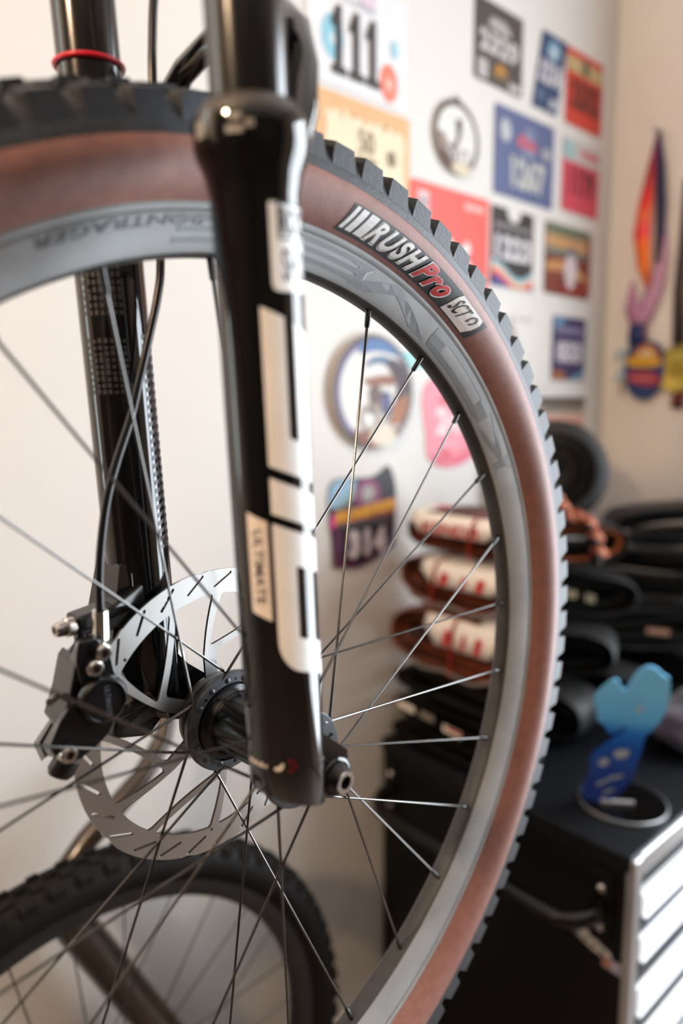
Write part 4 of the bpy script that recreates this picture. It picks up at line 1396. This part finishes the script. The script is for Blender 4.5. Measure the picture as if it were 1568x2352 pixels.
b3 = [(.02, .78), (.10, .90), (.30, .90), (.55, .88), (.72, .90), (.86, 1.0), (.93, .94), (1, .74), (.98, .40), (.96, .16), (.70, .04), (.42, 0), (.10, .04), (.08, .30), (.05, .45)]
b = Bib('race_bib', 'black and purple shaped race plate reading 314 under a yellow banner', 'race bib', .744, .912, .952, 1.130, flat(24, 16, 24), outline=chaikin(b3, 1), lift=.0006)
b.poly(chaikin([(.02, .60), (.03, .78), (.11, .89), (.34, .89), (.44, .84), (.20, .64)], 1), flat(150, 190, 216)).poly(chaikin([(.05, .58), (.44, .84), (.36, .66)], 1), flat(138, 168, 166))
b.poly(chaikin([(.36, .62), (.40, .80), (.52, .88), (.66, .86), (.75, .76), (.76, .62)], 2), flat(150, 50, 110)).disc(.57, .72, .12, .10, flat(120, 112, 112)).disc(.57, .73, .085, .07, flat(176, 170, 168))
b.poly([(.045, .44), (.055, .58), (.98, .66), (.985, .50)], flat(126, 38, 96)).poly([(.10, .455), (.10, .57), (.96, .645), (.97, .535)], flat(238, 166, 10)).text('CENTURION', .12, .465, .95, .60, flat(160, 96, 6), .0, name='printed_word', shear=-.05)
b.poly([(.04, .42), (.05, .54), (.11, .55), (.10, .42)], flat(238, 40, 150)).line(.16, .9, .42, .45, flat(110, 100, 104), 9).poly([(.08, .04), (.08, .40), (.17, .41), (.18, .06)], flat(96, 24, 78)).poly([(.86, .14), (.86, .44), (.97, .46), (.955, .17)], flat(70, 10, 52)).poly([(.10, .04), (.42, .0), (.95, .16), (.93, .20), (.45, .055), (.12, .09)], flat(96, 20, 74))
b.text('314', .28, .10, .82, .38, flat(222, 206, 208), .07)

b = Bib('race_bib', 'salmon race plate reading 554 under a black lettered header', 'race bib', 1.360, 1.552, 1.120, 1.252, flat(228, 172, 152))
b.rect(0, .70, 1, 1, flat(226, 214, 200), 'printed_area').rect(.0, .88, 1, 1, flat(74, 58, 46)).line(.04, .96, .74, .87, flat(118, 104, 90), 10).text('554', .24, .20, .84, .58, flat(118, 84, 66), .04)

# round medallion with a rider
b = Bib('rider_medallion', 'round dark metal medallion with a cut-out cyclist and cream scroll', 'medallion', 1.000, 1.130, 1.657, 1.792, flat(238, 236, 232), outline=disc(.5, .47, .47, .47, 40), thick=.004)
b.poly([disc(.5, .47, .49, .48, 40), disc(.5, .47, .42, .41, 40)], flat(84, 64, 54), 'tyre_border').poly([(.44, .92), (.50, 1.02), (.58, .93)], flat(70, 46, 38), 'hanger')
b.poly(chaikin([(.46, .68), (.56, .74), (.62, .70), (.60, .56), (.54, .40), (.46, .30), (.36, .22), (.40, .34), (.50, .46), (.50, .58)], 1), flat(92, 70, 60), 'rider').poly([disc(.36, .24, .13, .13), disc(.36, .24, .09, .09)], flat(120, 104, 96), 'wheel').poly([disc(.66, .24, .11, .11), disc(.66, .24, .08, .08)], flat(150, 138, 130), 'wheel')
b.poly(chaikin([(.04, .44), (.16, .52), (.30, .40), (.26, .26), (.10, .24)], 2), flat(150, 128, 116)).poly(chaikin([(.10, .22), (.30, .30), (.44, .12), (.30, .06), (.18, .12)], 2), flat(96, 66, 52)).disc(.60, .085, .22, .085, flat(228, 212, 184), 'scroll')

# round wooden wheel plaque
b = Bib('wheel_plaque', 'round painted wooden plaque with tyre border, mountains and rider', 'plaque', .752, .945, 1.158, 1.356, flat(236, 230, 224), outline=disc(.5, .5, .48, .49, 48), thick=.010)
gear = []
for k in range(96):
    r = .505 if k % 2 else .485
    gear.append((.5 + r * math.cos(2 * PI * k / 96), .5 + r * math.sin(2 * PI * k / 96)))
b.poly([gear, disc(.5, .5, .435, .435, 48)], flat(88, 70, 66), 'tyre_border')
b.poly([disc(.5, .5, .455, .455, 48)[14:36] + disc(.5, .5, .415, .415, 48)[14:36][::-1]][0], flat(88, 88, 140), 'tyre_stripe')
b.poly(chaikin([(.30, .80), (.34, .92), (.52, .97), (.72, .92), (.84, .80), (.70, .84), (.50, .86)], 2), flat(76, 118, 172), 'sky').poly(chaikin([(.36, .70), (.46, .80), (.66, .82), (.80, .74), (.74, .68), (.60, .76), (.48, .74)], 2), flat(66, 112, 150), 'sky')
b.poly(chaikin([(.62, .78), (.82, .80), (.93, .60), (.92, .44), (.74, .40), (.80, .58), (.70, .68)], 2), flat(66, 46, 56), 'mountain').poly(chaikin([(.74, .42), (.94, .50), (.92, .30), (.78, .20), (.66, .22)], 2), flat(166, 104, 60), 'trail')
b.poly(chaikin([(.34, .60), (.52, .64), (.72, .66), (.78, .56), (.60, .56), (.44, .55)], 2), flat(150, 92, 66), 'ridge').poly(chaikin([(.42, .50), (.50, .58), (.58, .54), (.56, .42), (.48, .30), (.40, .34), (.46, .42)], 2), flat(104, 78, 74), 'rider')
b.poly([disc(.44, .28, .12, .12), disc(.44, .28, .085, .085)], flat(176, 164, 150), 'wheel').poly([disc(.62, .34, .10, .11), disc(.62, .34, .07, .08)], flat(176, 160, 146), 'wheel').poly(chaikin([(.56, .50), (.70, .52), (.72, .30), (.60, .28)], 2), flat(80, 84, 128), 'pack')
b.poly(chaikin([(.18, .18), (.40, .16), (.70, .20), (.84, .16), (.60, .02), (.40, .02)], 2), flat(140, 80, 56), 'ground').disc(.60, .115, .165, .088, flat(228, 214, 192), 'scroll')

# ------------------------------------------------------------------ medals on the right wall
XW = WALL_X


def wallR(name, polys, mat, parent, d, fn=None):
    return poly_on(name, polys, lambda y, z: Vector((XW - d, y, z)), mat, parent)


MB().lathe([(0, .004), (.030, .004), (.034, .006), (.036, .003)], 14, org=(XW, .785, 1.832), ax=(-1, 0, 0)).build('wall_hook', M['trim'])
tag(D.objects['wall_hook'], 'small metal hook holding the medal ribbons on the right wall', 'hook')


def ribbon(name, pts, width, mat, parent, x0):
    """a strip of ribbon hanging along pts (y, z, off the wall)"""
    V = []
    for i, (y, z, d) in enumerate(pts):
        a, b_ = pts[max(0, i - 1)], pts[min(len(pts) - 1, i + 1)]
        ty, tz = b_[0] - a[0], b_[1] - a[1]
        l_ = math.hypot(ty, tz)
        ny, nz = tz / l_, -ty / l_
        w = width[i] if isinstance(width, (list, tuple)) else width
        V += [(XW - d - .003, y + ny * w / 2, z + nz * w / 2), (XW - d, y - ny * w / 2, z - nz * w / 2)]
    f = [(2 * i, 2 * i + 1, 2 * i + 3, 2 * i + 2) for i in range(len(pts) - 1)]
    o = mesh_obj(name, V, f, mat, parent, True)
    s_ = o.modifiers.new('solid', 'SOLIDIFY')
    s_.thickness = .0010
    return o


rib = pmat('rainbow_ribbon', (1, 1, 1), .5)
nt = rib.node_tree
tcn = nt.nodes.new('ShaderNodeTexCoord')
sep = nt.nodes.new('ShaderNodeSeparateXYZ')
mpr = nt.nodes.new('ShaderNodeMapRange')
mpr.inputs['From Min'].default_value = 1.50
mpr.inputs['From Max'].default_value = 1.83
rmp = nt.nodes.new('ShaderNodeValToRGB')
nt.links.new(tcn.outputs['Object'], sep.inputs[0])
nt.links.new(sep.outputs['Z'], mpr.inputs['Value'])
nt.links.new(mpr.outputs[0], rmp.inputs['Fac'])
els = rmp.color_ramp.elements
els[0].position, els[0].color = 0.0, (*srgb(250, 130, 40), 1)
els[1].position, els[1].color = 1.0, (*srgb(120, 40, 90), 1)
for ps, c in ((.30, (255, 120, 40)), (.38, (250, 60, 80)), (.48, (240, 110, 60)), (.58, (230, 40, 30)), (.75, (170, 20, 40))):
    e = els.new(ps)
    e.color = (*srgb(*c), 1)
nt.links.new(rmp.outputs['Color'], nt.nodes['Principled BSDF'].inputs['Base Color'])

medal = tag(empty('blue_medal', (XW, .79, 1.32)), 'shield medal with yellow banner on a rainbow and pink ribbon', 'medal')
om_ = Vector(medal.location)


def loc(o):
    o.location = o.location - om_
    return o


# twisted ribbon: rainbow loop, dark blue edge, pink tails
for nm, pts, w, mt in (('rainbow_ribbon', [(.790, 1.828, .012), (.800, 1.76, .012), (.810, 1.68, .013), (.814, 1.62, .014), (.806, 1.55, .014), (.795, 1.50, .012)], [.006, .020, .034, .040, .030, .010], rib),
                       ('navy_ribbon', [(.786, 1.830, .014), (.778, 1.76, .016), (.772, 1.68, .017), (.770, 1.62, .018), (.775, 1.55, .017)], [.008, .022, .026, .022, .010], flat(34, 30, 84)),
                       ('pink_ribbon', [(.762, 1.62, .010), (.765, 1.56, .010), (.778, 1.50, .010), (.800, 1.44, .011), (.812, 1.40, .012)], [.010, .028, .042, .040, .020], flat(222, 168, 202)),
                       ('pink_ribbon', [(.834, 1.52, .008), (.832, 1.46, .009), (.815, 1.42, .010), (.796, 1.385, .011)], [.008, .034, .040, .018], flat(206, 140, 180)),
                       ('blue_ribbon', [(.812, 1.42, .016), (.815, 1.395, .016), (.812, 1.37, .016)], [.036, .040, .040], flat(26, 50, 112))):
    loc(ribbon(nm, pts, w, mt, medal, 0))
shield = chaikin([(.836, 1.37), (.790, 1.385), (.748, 1.365), (.744, 1.30), (.752, 1.268), (.790, 1.240), (.828, 1.262), (.840, 1.30)], 2)
v, f = curve_mesh([shield], .004)
loc(mesh_obj('medal_disc', [(XW - .014 + p.z, p.x, p.y) for p in v], f, flat(22, 62, 124), medal))
for q, c, d in (([(.836, 1.345), (.790, 1.352), (.750, 1.338), (.752, 1.318), (.835, 1.322)], (236, 178, 20), .0185), ([(.815, 1.362), (.790, 1.376), (.760, 1.362), (.758, 1.338), (.818, 1.342)], (206, 120, 30), .0182),
                ([(.808, 1.352), (.786, 1.366), (.768, 1.352), (.772, 1.342), (.804, 1.342)], (242, 208, 160), .0188), ([(.834, 1.314), (.752, 1.308), (.752, 1.272), (.832, 1.284)], (180, 30, 56), .0186), ([(.826, 1.300), (.760, 1.295), (.762, 1.288), (.826, 1.293)], (226, 140, 150), .0190)):
    loc(wallR('medal_print', [chaikin(q, 1)], flat(*c), medal, d))
num = tag(empty('number_charm', (XW, .848, 1.33)), 'pale blue figure two charm hanging beside the shield medal', 'charm')
v, f = text2d('2', .03, 0)
nv = [(XW - .009, .868 - .036 * p[0], 1.292 + .076 * p[1]) for p in v]
o = mesh_obj('figure', [Vector(q) - Vector(num.location) for q in nv], f, flat(190, 220, 230), num)
sm = o.modifiers.new('solid', 'SOLIDIFY')
sm.thickness = .004
MB().sweep([Vector((XW - .006, .846, 1.290)) - num.location, Vector((XW - .006, .852, 1.255)) - num.location], .003, 8).build('tail_ribbon', flat(176, 160, 120), num)
gold = tag(empty('gold_medal', (XW, .717, 1.312)), 'round gold medal on a dark ribbon at the right', 'medal')
MB().lathe([(.004, .001), (.004, .0500), (.007, .0520), (.013, .0520), (.016, .0500), (.014, .0450), (.014, .001)], 48, ax=(-1, 0, 0)).build('medal_disc', pmat('gold_medal', srgb(176, 156, 70), .35, metal=.7, var=.2, vscale=60, bump=.4, bscale=120), gold, True, 30)
MB().lathe([(.0145, .020), (.016, .019), (.016, .001)], 30, ax=(-1, 0, 0)).build('medal_boss', pmat('gold_boss', srgb(150, 128, 50), .4, metal=.7), gold, True)
g = ribbon('ribbon', [(.712, 1.72, .010), (.716, 1.60, .010), (.722, 1.48, .010), (.718, 1.365, .010)], .030, flat(74, 62, 58), gold, 0)
g.location = g.location - Vector(gold.location)
g = ribbon('ribbon_end', [(.712, 1.262, .008), (.716, 1.225, .008)], .030, flat(120, 40, 40), gold, 0)
g.location = g.location - Vector(gold.location)
